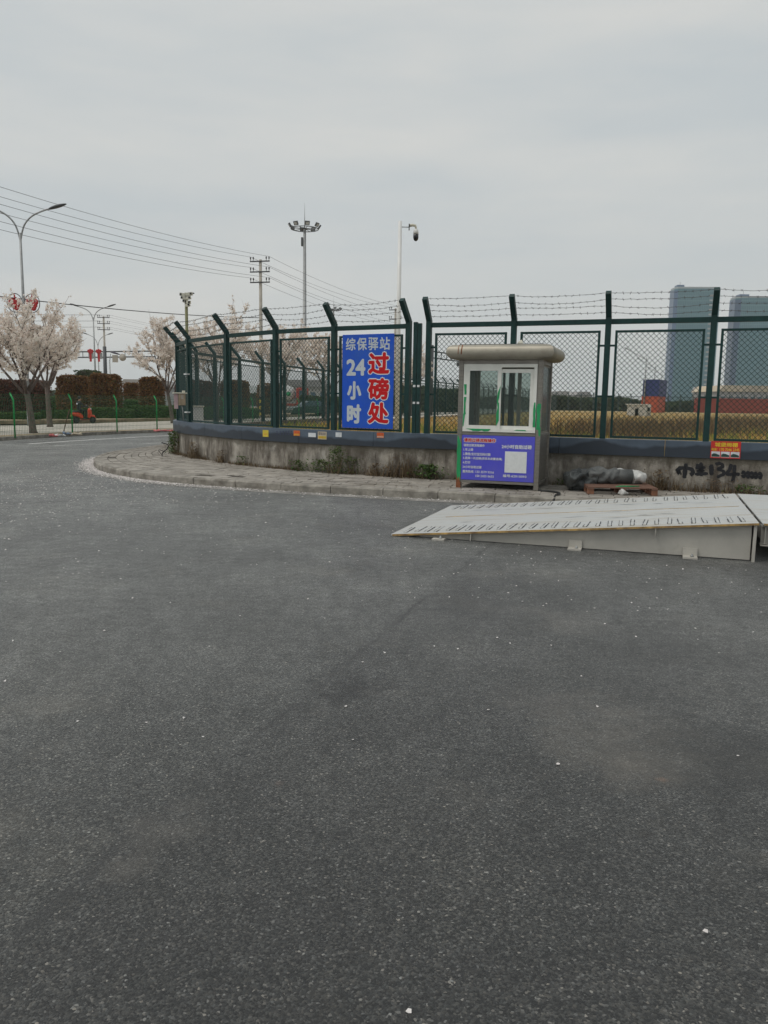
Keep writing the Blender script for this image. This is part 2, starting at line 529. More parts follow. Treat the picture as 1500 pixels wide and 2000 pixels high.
def plate_mat():
    """blue grey painted coping with splashed dirt over its lower half"""
    m = mat('coping_paint', (.085, .115, .155), .42, 0, .15, 2.5, .05, 30, spec=.4)
    n, l = nodes(m)
    b = n['Principled BSDF']
    src = b.inputs['Base Color'].links[0].from_socket
    t = n.new('ShaderNodeTexCoord'); sx = n.new('ShaderNodeSeparateXYZ'); l.new(t.outputs['Object'], sx.inputs['Vector'])
    q = n.new('ShaderNodeMapping'); q.inputs['Scale'].default_value = (1, 1, .25)
    l.new(t.outputs['Object'], q.inputs['Vector'])
    ns = n.new('ShaderNodeTexNoise'); ns.inputs['Scale'].default_value = .9; ns.inputs['Detail'].default_value = 4
    l.new(q.outputs['Vector'], ns.inputs['Vector'])
    ma = n.new('ShaderNodeMath'); ma.operation = 'MULTIPLY_ADD'; ma.inputs[1].default_value = -.5
    l.new(ns.outputs['Fac'], ma.inputs[0]); l.new(sx.outputs['Z'], ma.inputs[2])
    r = n.new('ShaderNodeValToRGB')
    r.color_ramp.elements[0].position = .625; r.color_ramp.elements[0].color = (.85, .85, .85, 1)
    r.color_ramp.elements[1].position = .675; r.color_ramp.elements[1].color = (0, 0, 0, 1)
    l.new(ma.outputs['Value'], r.inputs['Fac'])
    mx_ = n.new('ShaderNodeMixRGB'); mx_.inputs['Color2'].default_value = (.022, .029, .04, 1)
    l.new(r.outputs['Color'], mx_.inputs['Fac']); l.new(src, mx_.inputs['Color1'])
    l.new(mx_.outputs['Color'], b.inputs['Base Color'])
    return m

M = dict(
    asphalt=asphalt_mat(),
    concrete=mat('kerb_concrete', (.29, .27, .235), .85, 0, .28, 5, .35, 90, dirt=(.11, .095, .075), dscale=2.6, dlo=.46, dhi=.72, island=.14),
    gutter=mat('gutter_concrete', (.27, .26, .24), .85, 0, .25, 4, .3, 70, dirt=(.12, .115, .105), dscale=1.4),
    paver=mat('paving_block', (.315, .29, .255), .9, 0, .18, 4, .3, 80, island=.13, dirt=(.17, .15, .12), dscale=1.1, dlo=.5, dhi=.78),
    joint=mat('paving_joint', (.07, .06, .045), .95, 0, .4, 3),
    pale_paving=mat('pale_paving', (.46, .43, .37), .9, 0, .12, 1.2),
    soil=mat('dry_soil', (.32, .25, .16), .95, 0, .3, 2, .4, 30),
    ground=mat('far_ground', (.2, .19, .16), .95, 0, .2, .2),
    marking=mat('road_paint', (.68, .68, .66), .7, 0, .2, 6, dirt=(.25, .25, .24), dscale=5, dlo=.5, dhi=.75),
    wall=wall_mat(), plate=plate_mat(),
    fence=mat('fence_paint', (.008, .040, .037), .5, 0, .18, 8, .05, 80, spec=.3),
    fence_far=mat('fence_paint_dusty', (.03, .06, .057), .55, 0, .18, 8),  # paler copy of the fence paint for the distant runs
    barb=mat('barbed_steel', (.10, .10, .10), .6, .5, .2, 20),
    tape=mat('white_tape', (.7, .72, .72), .5, 0, .1, 20),
    sign_blue=mat('sign_blue', (.003, .08, .55), .42, 0, .08, 2.5, .25, 2.2, dirt=(.02, .10, .46), dscale=1.7, spec=.4),
    sign_white=mat('sign_white', (.72, .74, .74), .5, 0, .05, 12),
    sign_grey=mat('sign_pale_grey', (.52, .57, .60), .5, 0, .05, 12),
    sign_red=mat('sign_red', (.55, .008, .012), .5, 0, .06, 12, spec=.25),
    board_blue=mat('booth_board_blue', (.085, .085, .60), .45, 0, .06, 3, .15, 3, dirt=(.11, .11, .52), dscale=2.5, spec=.4),
    steel=mat('brushed_stainless', (.25, .235, .21), .45, .7, .16, 5, .1, 60, stretch=(1, 1, 6), dirt=(.22, .19, .16), dscale=2.0, dlo=.5, dhi=.75),
    roofsteel=mat('roof_stainless', (.40, .37, .305), .55, .6, .12, 2, .05, 30, dirt=(.24, .21, .17), dscale=1.6, dlo=.5, dhi=.8),
    rust=mat('rust', (.22, .075, .03), .85, .0, .4, 14, .3, 60),
    frame_white=mat('window_frame_white', (.74, .74, .69), .45, 0, .06, 5, dirt=(.5, .48, .42), dscale=4, dlo=.58, dhi=.8),
    film=mat('green_film', (.01, .30, .10), .5, 0, .12, 10),
    glass=glassmat('dusty_glass', (.88, .92, .90), .085, .12),
    dark=mat('dark_interior', (.03, .03, .03), .9),
    deck=mat('deck_paint', (.52, .535, .53), .5, .0, .14, 2.2, .2, 60, stretch=(.35, 2.4, 1), dirt=(.30, .265, .21), dscale=2.2, dlo=.46, dhi=.74),
    deck_edge=mat('deck_edge_ochre', (.46, .30, .11), .8, 0, .3, 12, dirt=(.2, .12, .06), dscale=8),
    deck_side=mat('deck_side_paint', (.44, .42, .375), .6, 0, .08, 2.5, .05, 40, dirt=(.26, .24, .20), dscale=1.8, dlo=.55, dhi=.85),
    weld=mat('worn_weld', (.085, .09, .095), .55, .4, .4, 40),
    black=mat('black_rubber', (.018, .018, .018), .6),
    metal_grey=mat('galvanised_grey', (.30, .31, .31), .5, .4, .15, 5),
    metal_dark=mat('dark_grey_metal', (.06, .065, .07), .5, .2, .15, 5),
    white_paint=mat('white_paint', (.72, .72, .70), .45, 0, .05, 3),
    cream=mat('cream_paint', (.62, .60, .50), .55, 0, .06, 3),
    pole_conc=mat('pole_concrete', (.40, .37, .32), .85, 0, .12, 4),
    olive=mat('olive_paint', (.17, .17, .075), .6, 0, .15, 6),
    wire=mat('wire_black', (.03, .03, .032), .6),
    ceramic=mat('insulator_brown', (.05, .05, .055), .35),
    lamp_glass=mat('lamp_lens', (.5, .52, .52), .25),
    bark=mat('cherry_bark', (.13, .10, .085), .9, 0, .3, 14, .5, 40, stretch=(1, 1, .4)),
    blossom=leafmat('cherry_blossom', [(.80, .68, .62), (.89, .83, .76), (.91, .87, .80), (.86, .76, .70)], .6, .4),
    redhedge=leafmat('red_brown_leaves', [(.07, .05, .02), (.17, .07, .03), (.26, .13, .04), (.11, .10, .03)], .55, .15),
    darkhedge=leafmat('maroon_leaves', [(.045, .02, .016), (.10, .035, .025), (.16, .06, .035), (.055, .05, .02)], .55, .15),
    greenhedge=leafmat('green_leaves', [(.035, .08, .02), (.07, .13, .03), (.10, .17, .04), (.05, .10, .025)], .55, .2),
    weedgreen=leafmat('weed_leaves', [(.035, .07, .018), (.06, .11, .025), (.10, .15, .035), (.09, .09, .04)], .6, .25),
    weeddry=leafmat('dry_weed_stems', [(.09, .06, .035), (.16, .11, .06), (.22, .17, .10), (.07, .04, .03)], .7, .2),
    hedgecore=mat('hedge_twigs', (.03, .026, .016), .95),
    straw=leafmat('dry_grass', [(.32, .19, .06), (.50, .33, .11), (.58, .42, .15), (.40, .22, .08)], .8, .25),
    grass=leafmat('fresh_grass', [(.11, .17, .03), (.17, .24, .045), (.25, .28, .07), (.34, .29, .09)], .7, .25),
    field=mat('field_soil', (.36, .26, .11), .95, 0, .35, .5, .3, 10, dirt=(.15, .17, .045), dscale=.25, dlo=.5, dhi=.66),
    petal=leafmat('fallen_petals', [(.72, .68, .66), (.86, .83, .81), (.8, .74, .72)], .6, .2),
    green_post=mat('green_post_paint', (.012, .32, .08), .45, 0, .12, 6),
    green_wire=mat('green_wire', (.02, .13, .05), .5),
    orange=mat('scooter_orange', (.62, .055, .012), .35, 0, .05, 8),
    tyre=mat('tyre_rubber', (.02, .02, .02), .8),
    skin=mat('skin', (.42, .25, .17), .6, 0, .05, 20),
    cloth=mat('black_jacket', (.014, .016, .02), .8, 0, .2, 20, .3, 120),
    red_lamp=mat('red_ornament', (.50, .02, .025), .5, 0, .1, 10),
    glass_tower=mat('tower_glass', (.045, .17, .21), .3, .3, .10, .02),
    glass_tower2=mat('tower_glass_side', (.05, .115, .215), .3, .3, .10, .02),
    mullion=mat('tower_mullion', (.10, .24, .28), .5, .3),
    tower_conc=mat('tower_pale_panel', (.34, .37, .38), .6),
    cont_red=mat('container_red', (.22, .035, .025), .6, 0, .12, 2),
    cont_orange=mat('container_orange', (.40, .07, .03), .6, 0, .12, 2),
    cont_blue=mat('container_blue', (.015, .03, .14), .55, 0, .12, 2),
    plaster=mat('white_plaster', (.58, .56, .51), .85, 0, .12, 2, dirt=(.3, .28, .24), dscale=1.5),
    tan=mat('tan_roof', (.42, .36, .28), .8, 0, .25, .1, dirt=(.52,.42,.26), dscale=.12),
    grey_bldg=mat('grey_building', (.32, .31, .30), .8, 0, .1, .4),
    wood=mat('pallet_wood', (.16, .085, .058), .8, 0, .25, 8, .3, 40, stretch=(.4, 4, 4), island=.15),
    woodend=mat('pallet_block', (.26, .12, .07), .8, 0, .2, 14),
    tarp=mat('grey_tarpaulin', (.12, .125, .122), .55, 0, .25, 5, .4, 14),
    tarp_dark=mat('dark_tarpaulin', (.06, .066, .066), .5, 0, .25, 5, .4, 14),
    plastic=mat('white_plastic_sheet', (.55, .55, .53), .35, 0, .15, 8),
    spray=mat('black_spray_paint', (.012, .013, .017), .7, 0, .3, 20),
    yellow=mat('yellow_print', (.60, .47, .05), .6), orange_st=mat('orange_print', (.62, .16, .03), .6),
    red_st=mat('red_print', (.55, .025, .02), .55), yellow_text=mat('yellow_text', (.75, .52, .03), .6),
    paper=mat('white_paper', (.62, .65, .68), .7), blue_print=mat('faded_blue_print', (.045, .05, .10), .6),
    pink=mat('pink_paper', (.55, .40, .42), .75), meter=mat('meter_box_tan', (.36, .28, .19), .6, .1, .15, 10),
    lens=mat('dark_lens', (.01, .01, .012), .1), truck_red=mat('truck_red', (.42, .04, .025), .45),
    drum=mat('mixer_drum_white', (.6, .62, .6), .5), car_green=mat('car_dark_green', (.02, .06, .05), .3, .2),
    windscreen=mat('car_glass', (.10, .16, .20), .1, .2), purple=mat('lamp_head_dark', (.05, .045, .07), .4),
    cardboard=mat('litter_tan', (.5, .43, .32), .8), litter_red=mat('litter_red', (.5, .13, .13), .6), litter_blue=mat('litter_blue', (.25, .33, .45), .6),
    far_green=leafmat('far_foliage', [(.03, .05, .02), (.05, .08, .03), (.07, .10, .04)], .8, .1),
    far_hill=mat('far_hill', (.07, .10, .08), .95, 0, .2, .05),
)

# ================================================================== THE SETTING
PAVE = 0.14
FIELD = 0.42
def sheet(name, poly, z, material, label=None, kind='structure', parent=None):
    b = MB()
    b.add([(p[0], p[1], z) for p in poly], [tuple(range(len(poly)))])
    return b.build(name, material, parent, label, None, None, kind)

def strip(b, A, B, za, zb, mi=0):
    """quads between two equally long point rows"""
    vs = []
    for p, q in zip(A, B):
        vs += [(p[0], p[1], za), (q[0], q[1], zb)]
    b.add(vs, [(2 * i, 2 * i + 1, 2 * i + 3, 2 * i + 2) for i in range(len(A) - 1)], mi)

sheet('ground', [(-1600, -400), (1600, -400), (1600, 2900), (-1600, 2900)], -0.02, M['ground'])
sheet('road', [(-90, -40), (60, -40), (60, 220), (-90, 220)], 0.0, M['asphalt'])

# pairs of kerb face point / wall foot point round the corner
PAIRS = [((12, 9.4), (12, 11.6)), ((9, 10.45), (9, 12.67)), ((5.5, 11.7), (6.3, 13.64)), ((2.5, 12.75), (3.2, 14.76)), ((1.0, 13.28), (1.6, 15.33)),
         ((-.45, 13.74), (.2, 15.85)), ((-1.77, 14.2), (-1.19, 16.58)), ((-2.9, 14.68), (-2.2, 17.25)), ((-4.2, 15.35), (-3.05, 17.95)),
         ((-5.25, 16.2), (-3.75, 18.7)), ((-6.3, 17.5), (-4.4, 19.55)), ((-7.1, 19.2), (-5.1, 20.5)), ((-7.5, 20.7), (-5.65, 21.55)),
         ((-7.65, 22.2), (-6.0, 22.5)), ((-7.5, 23.8), (-6.3, 24.2)), ((-7.3, 26), (-6.48, 26.3)), ((-7.0, 28.3), (-6.25, 28.2)),
         ((-6.4, 31), (-5.75, 30.6)), ((-5.5, 34.5), (-4.9, 34.5)), ((-4.1, 39.5), (-3.4, 40.2)), ((-.6, 50.3), (-.2, 49.6)), ((14, 94), (14.3, 93.5))]
KC = catmull([(*k, 0) for k, w in PAIRS], 10)
WC = catmull([(*w, 0) for k, w in PAIRS], 10)
def left_of(path, d):
    """offset a polyline sideways; positive is to the left of travel"""
    out = []
    for i, p in enumerate(path):
        t = (path[min(i + 1, len(path) - 1)] - path[max(i - 1, 0)]).normalized()
        out.append(p + Vector((-t.y, t.x, 0)) * d)
    return out
# travel runs right to left along the wall, so the road is on the left
KIN = left_of(KC, -0.13)
WOUT = WC
b = MB(); strip(b, WC, left_of(KC, -0.10), PAVE - .012, PAVE - .012)
pavement = b.build('pavement', M['joint'], None, None, None, None, 'structure')
# paving blocks in rows that follow the bend
b = MB()
NROW = 11
rng = random.Random(5)
for r in range(NROW):
    f0, f1 = r / NROW, (r + 1) / NROW
    row = [a.lerp(c, (f0 + f1) / 2) for a, c in zip(KIN, WC)]
    lo = [a.lerp(c, f0) for a, c in zip(KIN, WC)]
    hi = [a.lerp(c, f1) for a, c in zip(KIN, WC)]
    acc = rng.random() * .4
    i0 = 0
    # arc length table
    cum = [0]
    for a, c in zip(row, row[1:]): cum.append(cum[-1] + (c - a).length)
    def look(path, s):
        lo_, hi_ = 0, len(cum) - 1
        while hi_ - lo_ > 1:
            m_ = (lo_ + hi_) // 2
            if cum[m_] <= s: lo_ = m_
            else: hi_ = m_
        t = (s - cum[lo_]) / max(1e-6, cum[hi_] - cum[lo_])
        return path[lo_].lerp(path[hi_], t)
    s = -acc
    g = .009
    while s < cum[-1] - .5 and s < 62:
        a0, a1 = max(0, s + g), s + .4 - g
        s += .4
        if rng.random() < .006: continue
        z = PAVE + rng.uniform(-.004, .004)
        P = [look(lo, a0), look(lo, a1), look(hi, a1), look(hi, a0)]
        c = (P[0] + P[1] + P[2] + P[3]) / 4
        w = (P[2] - P[1]).length
        k = max(0, 1 - 2 * g / max(w, .05))
        P = [Vector((c.x + (p.x - c.x), c.y + (p.y - c.y), 0)).lerp((P[j ^ 3] if False else p), 1) for j, p in enumerate(P)]
        # shrink across the row for the joint
        m0, m1 = (P[0] + P[3]) / 2, (P[1] + P[2]) / 2
        P = [m0 + (P[0] - m0) * k, m1 + (P[1] - m1) * k, m1 + (P[2] - m1) * k, m0 + (P[3] - m0) * k]
        tz = [rng.uniform(-.003, .003) for _ in P]
        b.add([(p.x, p.y, z + t) for p, t in zip(P, tz)] + [(p.x, p.y, PAVE - .03) for p in P],
              [(3, 2, 1, 0), (0, 1, 5, 4), (1, 2, 6, 5), (2, 3, 7, 6), (3, 0, 4, 7)])
b.build('paving_blocks', M['paver'], pavement, 'grey paving blocks laid in rows that follow the bend', None, None, 'stuff')

# kerb: one object of the setting, a child for each stone
kerb = empty('kerb'); kerb['kind'] = 'structure'
ks = resample(KC, .98)
for i in range(len(ks) - 1):
    a, c = ks[i], ks[i + 1]
    if a.y > 60: break
    d = (c - a).normalized(); nrm = Vector((-d.y, d.x, 0))     # nrm towards the road
    g = .006
    a2, c2 = a + d * g, c - d * g
    dz = rng.uniform(-.006, .006); dn = rng.uniform(-.006, .006)
    prof = [(0.0 + dn, -.03), (0.0 + dn, PAVE - .022 + dz), (-.02 + dn, PAVE + dz + .004), (-.135 + dn, PAVE + dz + .004), (-.135 + dn, -.03)]
    bb = MB()
    va = [a2 + nrm * u + Vector((0, 0, v)) for u, v in prof]; vc = [c2 + nrm * u + Vector((0, 0, v)) for u, v in prof]
    n = len(prof)
    bb.add(va + vc, [(j, j + 1, n + j + 1, n + j) for j in range(n - 1)] + [tuple(range(n - 1, -1, -1)), tuple(range(n, 2 * n))])
    bb.build('kerb_stone', M['concrete'], kerb)
# pale gutter strip in front of the kerb
b = MB(); strip(b, left_of(KC, -.02), left_of(KC, .34), .006, .004)
b.build('gutter', M['gutter'], None, None, None, None, 'structure')

# ------------------------------------------------------------------ far side of the side road
EDGE = catmull([(-26, -20, 0), (-20, 6, 0), (-16.2, 20, 0), (-14.6, 26.5, 0), (-13.75, 30.6, 0), (-12.9, 33.4, 0), (-12.0, 35.6, 0), (-10.7, 38, 0), (-8.9, 42, 0), (-6.6, 48, 0), (0, 66, 0), (25, 142, 0)], 8)
b = MB()
e1 = EDGE; e2 = left_of(EDGE, .16)
strip(b, e1, e2, .13, .13); strip(b, e1, e1, -.02, .13)
b.build('far_kerb', M['concrete'], None, None, None, None, 'structure')
b = MB(); strip(b, left_of(EDGE, .158), left_of(EDGE, 1.1), .120, .120); b.build('far_verge', M['soil'], None, None, None, None, 'structure')
b = MB(); strip(b, left_of(EDGE, 1.095), left_of(EDGE, 9), .124, .124); b.build('far_path', M['pale_paving'], None, None, None, None, 'structure')
BED = [(-40, 24), (-26, 36), (-21.3, 42.5), (-18.6, 45.2), (-16.2, 49.5), (-13.5, 56), (-8, 72), (10, 130)]
BEDC = catmull([(*p, 0) for p in BED], 6)
b = MB(); strip(b, BEDC, left_of(BEDC, .35), .30, .30); strip(b, BEDC, BEDC, .1, .30)
b.build('bed_kerb', M['soil'], None, None, None, None, 'structure')
b = MB(); strip(b, left_of(BEDC, .34), left_of(BEDC, 60), .26, .26)
b.build('planting_bed', M['soil'], None, None, None, None, 'structure')
# painted lines
b = MB()
LN = catmull([(-12.3, 27.2, 0), (-11.6, 29.7, 0), (-10.7, 32.2, 0), (-9.6, 34.8, 0), (-8.2, 38, 0), (-5.9, 43, 0)], 6)
strip(b, left_of(LN, -.09), left_of(LN, .09), .004, .004)
for a, c in (((-11.08, 26.41), (-10.25, 27.95)), ((-8.7, 28.3), (-8.2, 29.3)), ((-12.2, 21.0), (-11.9, 22.6))):
    d = Vector((c[0] - a[0], c[1] - a[1], 0)).normalized(); q = Vector((-d.y, d.x, 0)) * .05
    A, C = Vector((*a, .004)), Vector((*c, .004))
    b.add([A - q, A + q, C + q, C - q], [(3, 2, 1, 0)])
b.build('road_marking', M['marking'], None, None, None, None, 'structure')

# ------------------------------------------------------------------ field inside the fence
FIELDP = [(14, 10.9), (6.3, 13.9), (3.2, 15.05), (.2, 16.1), (-1.1, 16.9), (-2.1, 17.6), (-3.6, 19.0), (-4.9, 20.8), (-5.8, 22.7), (-6.2, 26.3), (-5.5, 30.6), (-4.6, 34.6), (-3.1, 40.3), (.1, 49.7), (14.6, 93.6), (30, 140), (110, 146), (130, 60)]
sheet('field', FIELDP, FIELD, M['field'])

def blades(n, area, hmin, hmax, w, seed, lean=.35, clump=0.0, zfun=None):
    """tapered grass blades, three triangles each"""
    r = random.Random(seed)
    b = MB()
    vs, fs = [], []
    for i in range(n):
        p = area(r)
        if p is None: continue
        x, y, z, sc = p
        h = r.uniform(hmin, hmax) * sc; a = r.random() * 2 * pi
        la = r.random() * 2 * pi; le = r.random() * lean * h
        ww = w * sc * r.uniform(.6, 1.3) * (1 + max(0, y - 20) / 40)
        dx, dy = cos(a) * ww, sin(a) * ww
        lx, ly = cos(la) * le, sin(la) * le
        k = len(vs)
        vs += [(x - dx, y - dy, z), (x + dx, y + dy, z), (x + dx * .6 + lx * .4, y + dy * .6 + ly * .4, z + h * .6),
               (x - dx * .6 + lx * .4, y - dy * .6 + ly * .4, z + h * .6), (x + lx, y + ly, z + h)]
        fs += [(k, k + 1, k + 2, k + 3), (k + 3, k + 2, k + 4)]
    b.add(vs, fs)
    return b
def inside(poly, x, y):
    c = False
    j = len(poly) - 1
    for i in range(len(poly)):
        xi, yi = poly[i]; xj, yj = poly[j]
        if (yi > y) != (yj > y) and x < (xj - xi) * (y - yi) / (yj - yi) + xi: c = not c
        j = i
    return c
def farea(r):
    y = 15 + 100 * r.random() ** 2.0
    x = r.uniform(-.45, .72) * y
    if not inside(FIELDP, x, y): return None
    return x, y, FIELD - .02, max(.55, 1.15 - y / 130)
def narea(r):
    y = 15 + 22 * r.random() ** 1.6
    x = r.uniform(-.4, .65) * y
    if not inside(FIELDP, x, y): return None
    if sin(x * 1.3) + sin(y * .9 + x * .6) + r.uniform(-.8, .8) < 0.1: return None
    return x, y, FIELD - .02, 1 + y / 70
def dead(r):
    cx = [(7.5, 27), (9.5, 30), (13, 33), (17, 40), (22, 48), (11, 36)][r.randrange(6)]
    x, y = cx[0] + r.gauss(0, 1.6), cx[1] + r.gauss(0, 1.3)
    return x, y, FIELD - .02, 1.2
blades(60000, farea, .14, .36, .022, 1).build('dry_grass', M['straw'], None, 'straw coloured dry grass covering the fenced field', 'grass', None, 'stuff')
blades(26000, narea, .10, .30, .012, 2).build('green_grass', M['grass'], None, 'fresh green grass growing through the field behind the fence', 'grass', None, 'stuff')
blades(5000, dead, .3, .75, .010, 3, .5).build('dead_weeds', M['weeddry'], None, 'brown dead weed stalks standing in the dry field', 'weeds', None, 'stuff')

# ================================================================== WALL AND FENCES
wall = empty('boundary_wall', (0, 0, 0), 0, 'low weathered concrete wall with blue grey coping carrying the dark green fence', 'wall')
iend = min(range(len(WC)), key=lambda i: (WC[i] - Vector((-.2, 49.6, 0))).length)
WS = WC[:iend]
b = MB()
inn = left_of(WS, -.26)
strip(b, WS, WS, .73, PAVE - .05)
strip(b, WS, inn, .729, .729); strip(b, inn, inn, PAVE - .05, .73)
b.add([(WS[0].x, WS[0].y, .1), (WS[0].x, WS[0].y, .73), (inn[0].x, inn[0].y, .73), (inn[0].x, inn[0].y, .1)], [(0, 1, 2, 3)])
b.build('wall_body', M['wall'], wall)
cs = resample(WS, 1.86)
for i in range(len(cs) - 1):
    # follow the bend inside each coping panel
    d = (cs[i + 1] - cs[i])
    tot = d.length
    seg = []
    i0 = min(range(len(WS)), key=lambda k: (WS[k] - cs[i]).length)
    i1 = min(range(len(WS)), key=lambda k: (WS[k] - cs[i + 1]).length)
    dn = d.normalized() * .004
    seg = [cs[i] + dn] + [WS[k] for k in range(i0 + 1, i1) if (WS[k] - cs[i]).length > .05 and (WS[k] - cs[i + 1]).length > .05] + [cs[i + 1] - dn]
    o1 = left_of(seg, .022); o2 = left_of(seg, -.275)
    top = 1.02 if cs[i].y < 24.5 else .64
    bot = .732 if top > 1 else .60
    bb = MB()
    strip(bb, o1, o1, top, bot); strip(bb, o1, o2, top, top + .0005); strip(bb, o2, o2, bot, top)
    strip(bb, o2, o1, bot, bot)
    for k in (0, -1):
        bb.add([(o1[k].x, o1[k].y, bot), (o1[k].x, o1[k].y, top), (o2[k].x, o2[k].y, top), (o2[k].x, o2[k].y, bot)], [(0, 1, 2, 3)])
    bb.build('coping_panel', M['plate'], wall)

def mesh_wires(b, a, c, z0, z1, cell=.095, w=.0075):
    """diamond mesh filling the upright rectangle from a to c"""
    d = (c - a); L = d.length; d = d / L
    H = z1 - z0
    nrm = Vector((-d.y, d.x, 0))
    for s in (1, -1):
        k = -int(H / cell) - 1
        while k * cell < L + H:
            x0 = k * cell
            k += 1
            # line x = x0 + t, z = t (s = 1)  or  x = x0 + H - t ... mirrored
            t0, t1 = max(0, -x0), min(H, L - x0)
            if t1 - t0 < .02: continue
            xa, xb = x0 + t0, x0 + t1
            za, zb = t0, t1
            if s < 0: xa, xb = L - xa, L - xb
            off = nrm * (.003 * s)
            p, q = a + d * xa + off, a + d * xb + off
            p = Vector((p.x, p.y, z0 + za)); q = Vector((q.x, q.y, z0 + zb))
            dirv = (q - p).normalized(); sx = dirv.cross(nrm).normalized() * w / 2; ny = nrm * w / 2
            b.add([p + sx, p + ny, p - sx, p - ny, q + sx, q + ny, q - sx, q - ny],
                  [(0, 4, 5, 1), (1, 5, 6, 2), (2, 6, 7, 3), (3, 7, 4, 0)])

def make_fence(name, posts, base, label, outs=1, rail_z=3.17, mesh_cell=.095, wire=.0082, arms=True, material='fence', barbs=True, group=None, brackets=True, mark=None, pw=.10):
    """posts: ground points in travel order with the outside on the left (outs=1) or right"""
    root = empty(name, (posts[0][0], posts[0][1], 0), 0, label, 'fence', group)
    O = Vector((posts[0][0], posts[0][1], 0))
    P = [Vector((p[0], p[1], 0)) - O for p in posts]
    mm = M[material]
    tips = []
    for i, p in enumerate(P):
        t = (P[min(i + 1, len(P) - 1)] - P[max(i - 1, 0)]).normalized()
        out = Vector((-t.y, t.x, 0)) * outs
        ang = atan2(t.y, t.x)
        bb = MB()
        bb.box((p.x, p.y, (base + rail_z + .06) / 2), (pw, pw, rail_z + .06 - base), ang)
        if arms:
            bb.bar((p.x, p.y, rail_z + .04), p + out * .33 + Vector((0, 0, rail_z + .43)), pw * .96, pw * .96, out)
        bb.build('post', mm, root)
        tips.append((p + Vector((0, 0, rail_z + .06)), p + out * .33 + Vector((0, 0, rail_z + .43)), out))
    for i in range(len(P) - 1):
        a, c = P[i], P[i + 1]
        d = (c - a); L = d.length
        if L < .5: continue
        d /= L
        nrm = Vector((-d.y, d.x, 0)) * outs
        bb = MB(); bb.bar(a + d * (pw / 2) + Vector((0, 0, rail_z - .045)), c - d * (pw / 2) + Vector((0, 0, rail_z - .045)), .06, .09)
        bb.build('rail', mm, root)
        g = .15
        a2, c2 = a + d * g, c - d * g
        z0, z1 = base + .015, rail_z - .20
        fr = MB()
        fw = .042
        fr.bar(a2 + Vector((0, 0, z0)), a2 + Vector((0, 0, z1)), fw, fw, nrm)
        fr.bar(c2 + Vector((0, 0, z0)), c2 + Vector((0, 0, z1)), fw, fw, nrm)
        fr.bar(a2 + d * fw / 2 + Vector((0, 0, z1 - fw / 2)), c2 - d * fw / 2 + Vector((0, 0, z1 - fw / 2)), fw, fw - .002)
        fr.bar(a2 + d * fw / 2 + Vector((0, 0, z0 + fw / 2)), c2 - d * fw / 2 + Vector((0, 0, z0 + fw / 2)), fw, fw - .002)
        pan = fr.build('panel_frame', mm, root)
        if brackets:
            for zz in (rail_z - .47, rail_z - 1.38):
                for (u, v) in ((a + d * pw / 2, a2 - d * fw / 2), (c2 + d * fw / 2, c - d * pw / 2)):
                    bk = MB(); bk.bar(u + Vector((0, 0, zz)), v + Vector((0, 0, zz)), .03, .035)
                    bk.build('bracket', mm, root)
        mw = MB()
        mesh_wires(mw, a2 + d * .015, c2 - d * .015, z0 + .015, z1 - .015, mesh_cell, wire)
        mw.build('wire_mesh', mm, pan, None, None, None, 'stuff')
    if barbs:
        r = random.Random(len(posts))
        for f in (.14, .42, .70, .97):
            pts = []
            bb = MB()
            for i in range(len(tips)):
                lo, hi, out = tips[i]
                q = lo.lerp(hi, f) + out * .055
                if i:
                    prev = pts[-1]
                    L = (q - prev).length
                    m = max(4, int(L / .12))
                    sag = r.uniform(.01, .06)
                    seg = []
                    for k in range(1, m + 1):
                        t = k / m
                        w = prev.lerp(q, t) + Vector((0, 0, -sag * 4 * t * (1 - t) + r.uniform(-.006, .006)))
                        seg.append(w)
                    allp = [prev] + seg
                    bb.tube(allp, .0045, 3, cap=False, smooth=False)
                    for w in seg[:-1]:
                        for _ in range(2):
                            dv = Vector((r.uniform(-1, 1), r.uniform(-1, 1), r.uniform(-1, 1))).normalized() * .028
                            bb.tube([w - dv, w + dv], .0035, 3, cap=False, smooth=False)
                pts.append(q)
            bb.build('barbed_wire', M['barb'], root)
    return root

LEFTP = [(-6.0, 22.5), (-5.28, 20.9), (-3.9, 19.0), (-2.55, 17.65), (-1.19, 16.68), (.40, 15.90)]
BASE = 1.0205
curved_fence = make_fence('security_fence', [(.40 + .04, 15.90 + .1)] + [(x + .10, y + .13) for x, y in LEFTP[::-1][1:]], BASE,
                          'dark green mesh fence curving round the corner behind the blue sign', 1)
RIGHTP = [(.83, 15.75), (2.40, 15.20), (4.01, 14.60), (5.67, 14.0), (7.35, 13.40), (9.0, 12.82)]
right_fence = make_fence('security_fence', RIGHTP[::-1], BASE, 'straight dark green mesh fence behind the booth and pallet', 1)
# two plain posts filling the gap between the fences
for k, (x, y, z) in enumerate(((.575, 15.86, 3.19), (.655, 15.83, 3.165))):
    bb = MB(); bb.box((0, 0, (BASE + z) / 2), (.075, .075, z - BASE), -.35)
    o = bb.build('fence_post', M['fence'], None, ['left of the two plain green posts standing between the fences', 'right of the two plain green posts standing between the fences'][k], 'post', 'gap posts')
    o.location = (x, y, 0)
    for zz in (1.95, 1.62):
        tb = MB(); tb.box((-.012, -.036, zz), (.05, .008, .042), -.35); t_ = tb.build('white_tape', M['tape'], o)
BACKP = [(-5.9, 22.66), (-6.2, 24.5), (-6.3, 26.6), (-6.05, 28.3), (-5.6, 30.6), (-5.1, 33.1), (-4.5, 35.5), (-3.9, 37.9), (-3.15, 40.2)]
while BACKP[-1][1] < 138:
    BACKP.append((BACKP[-1][0] + .80, BACKP[-1][1] + 2.40))
NB = 22
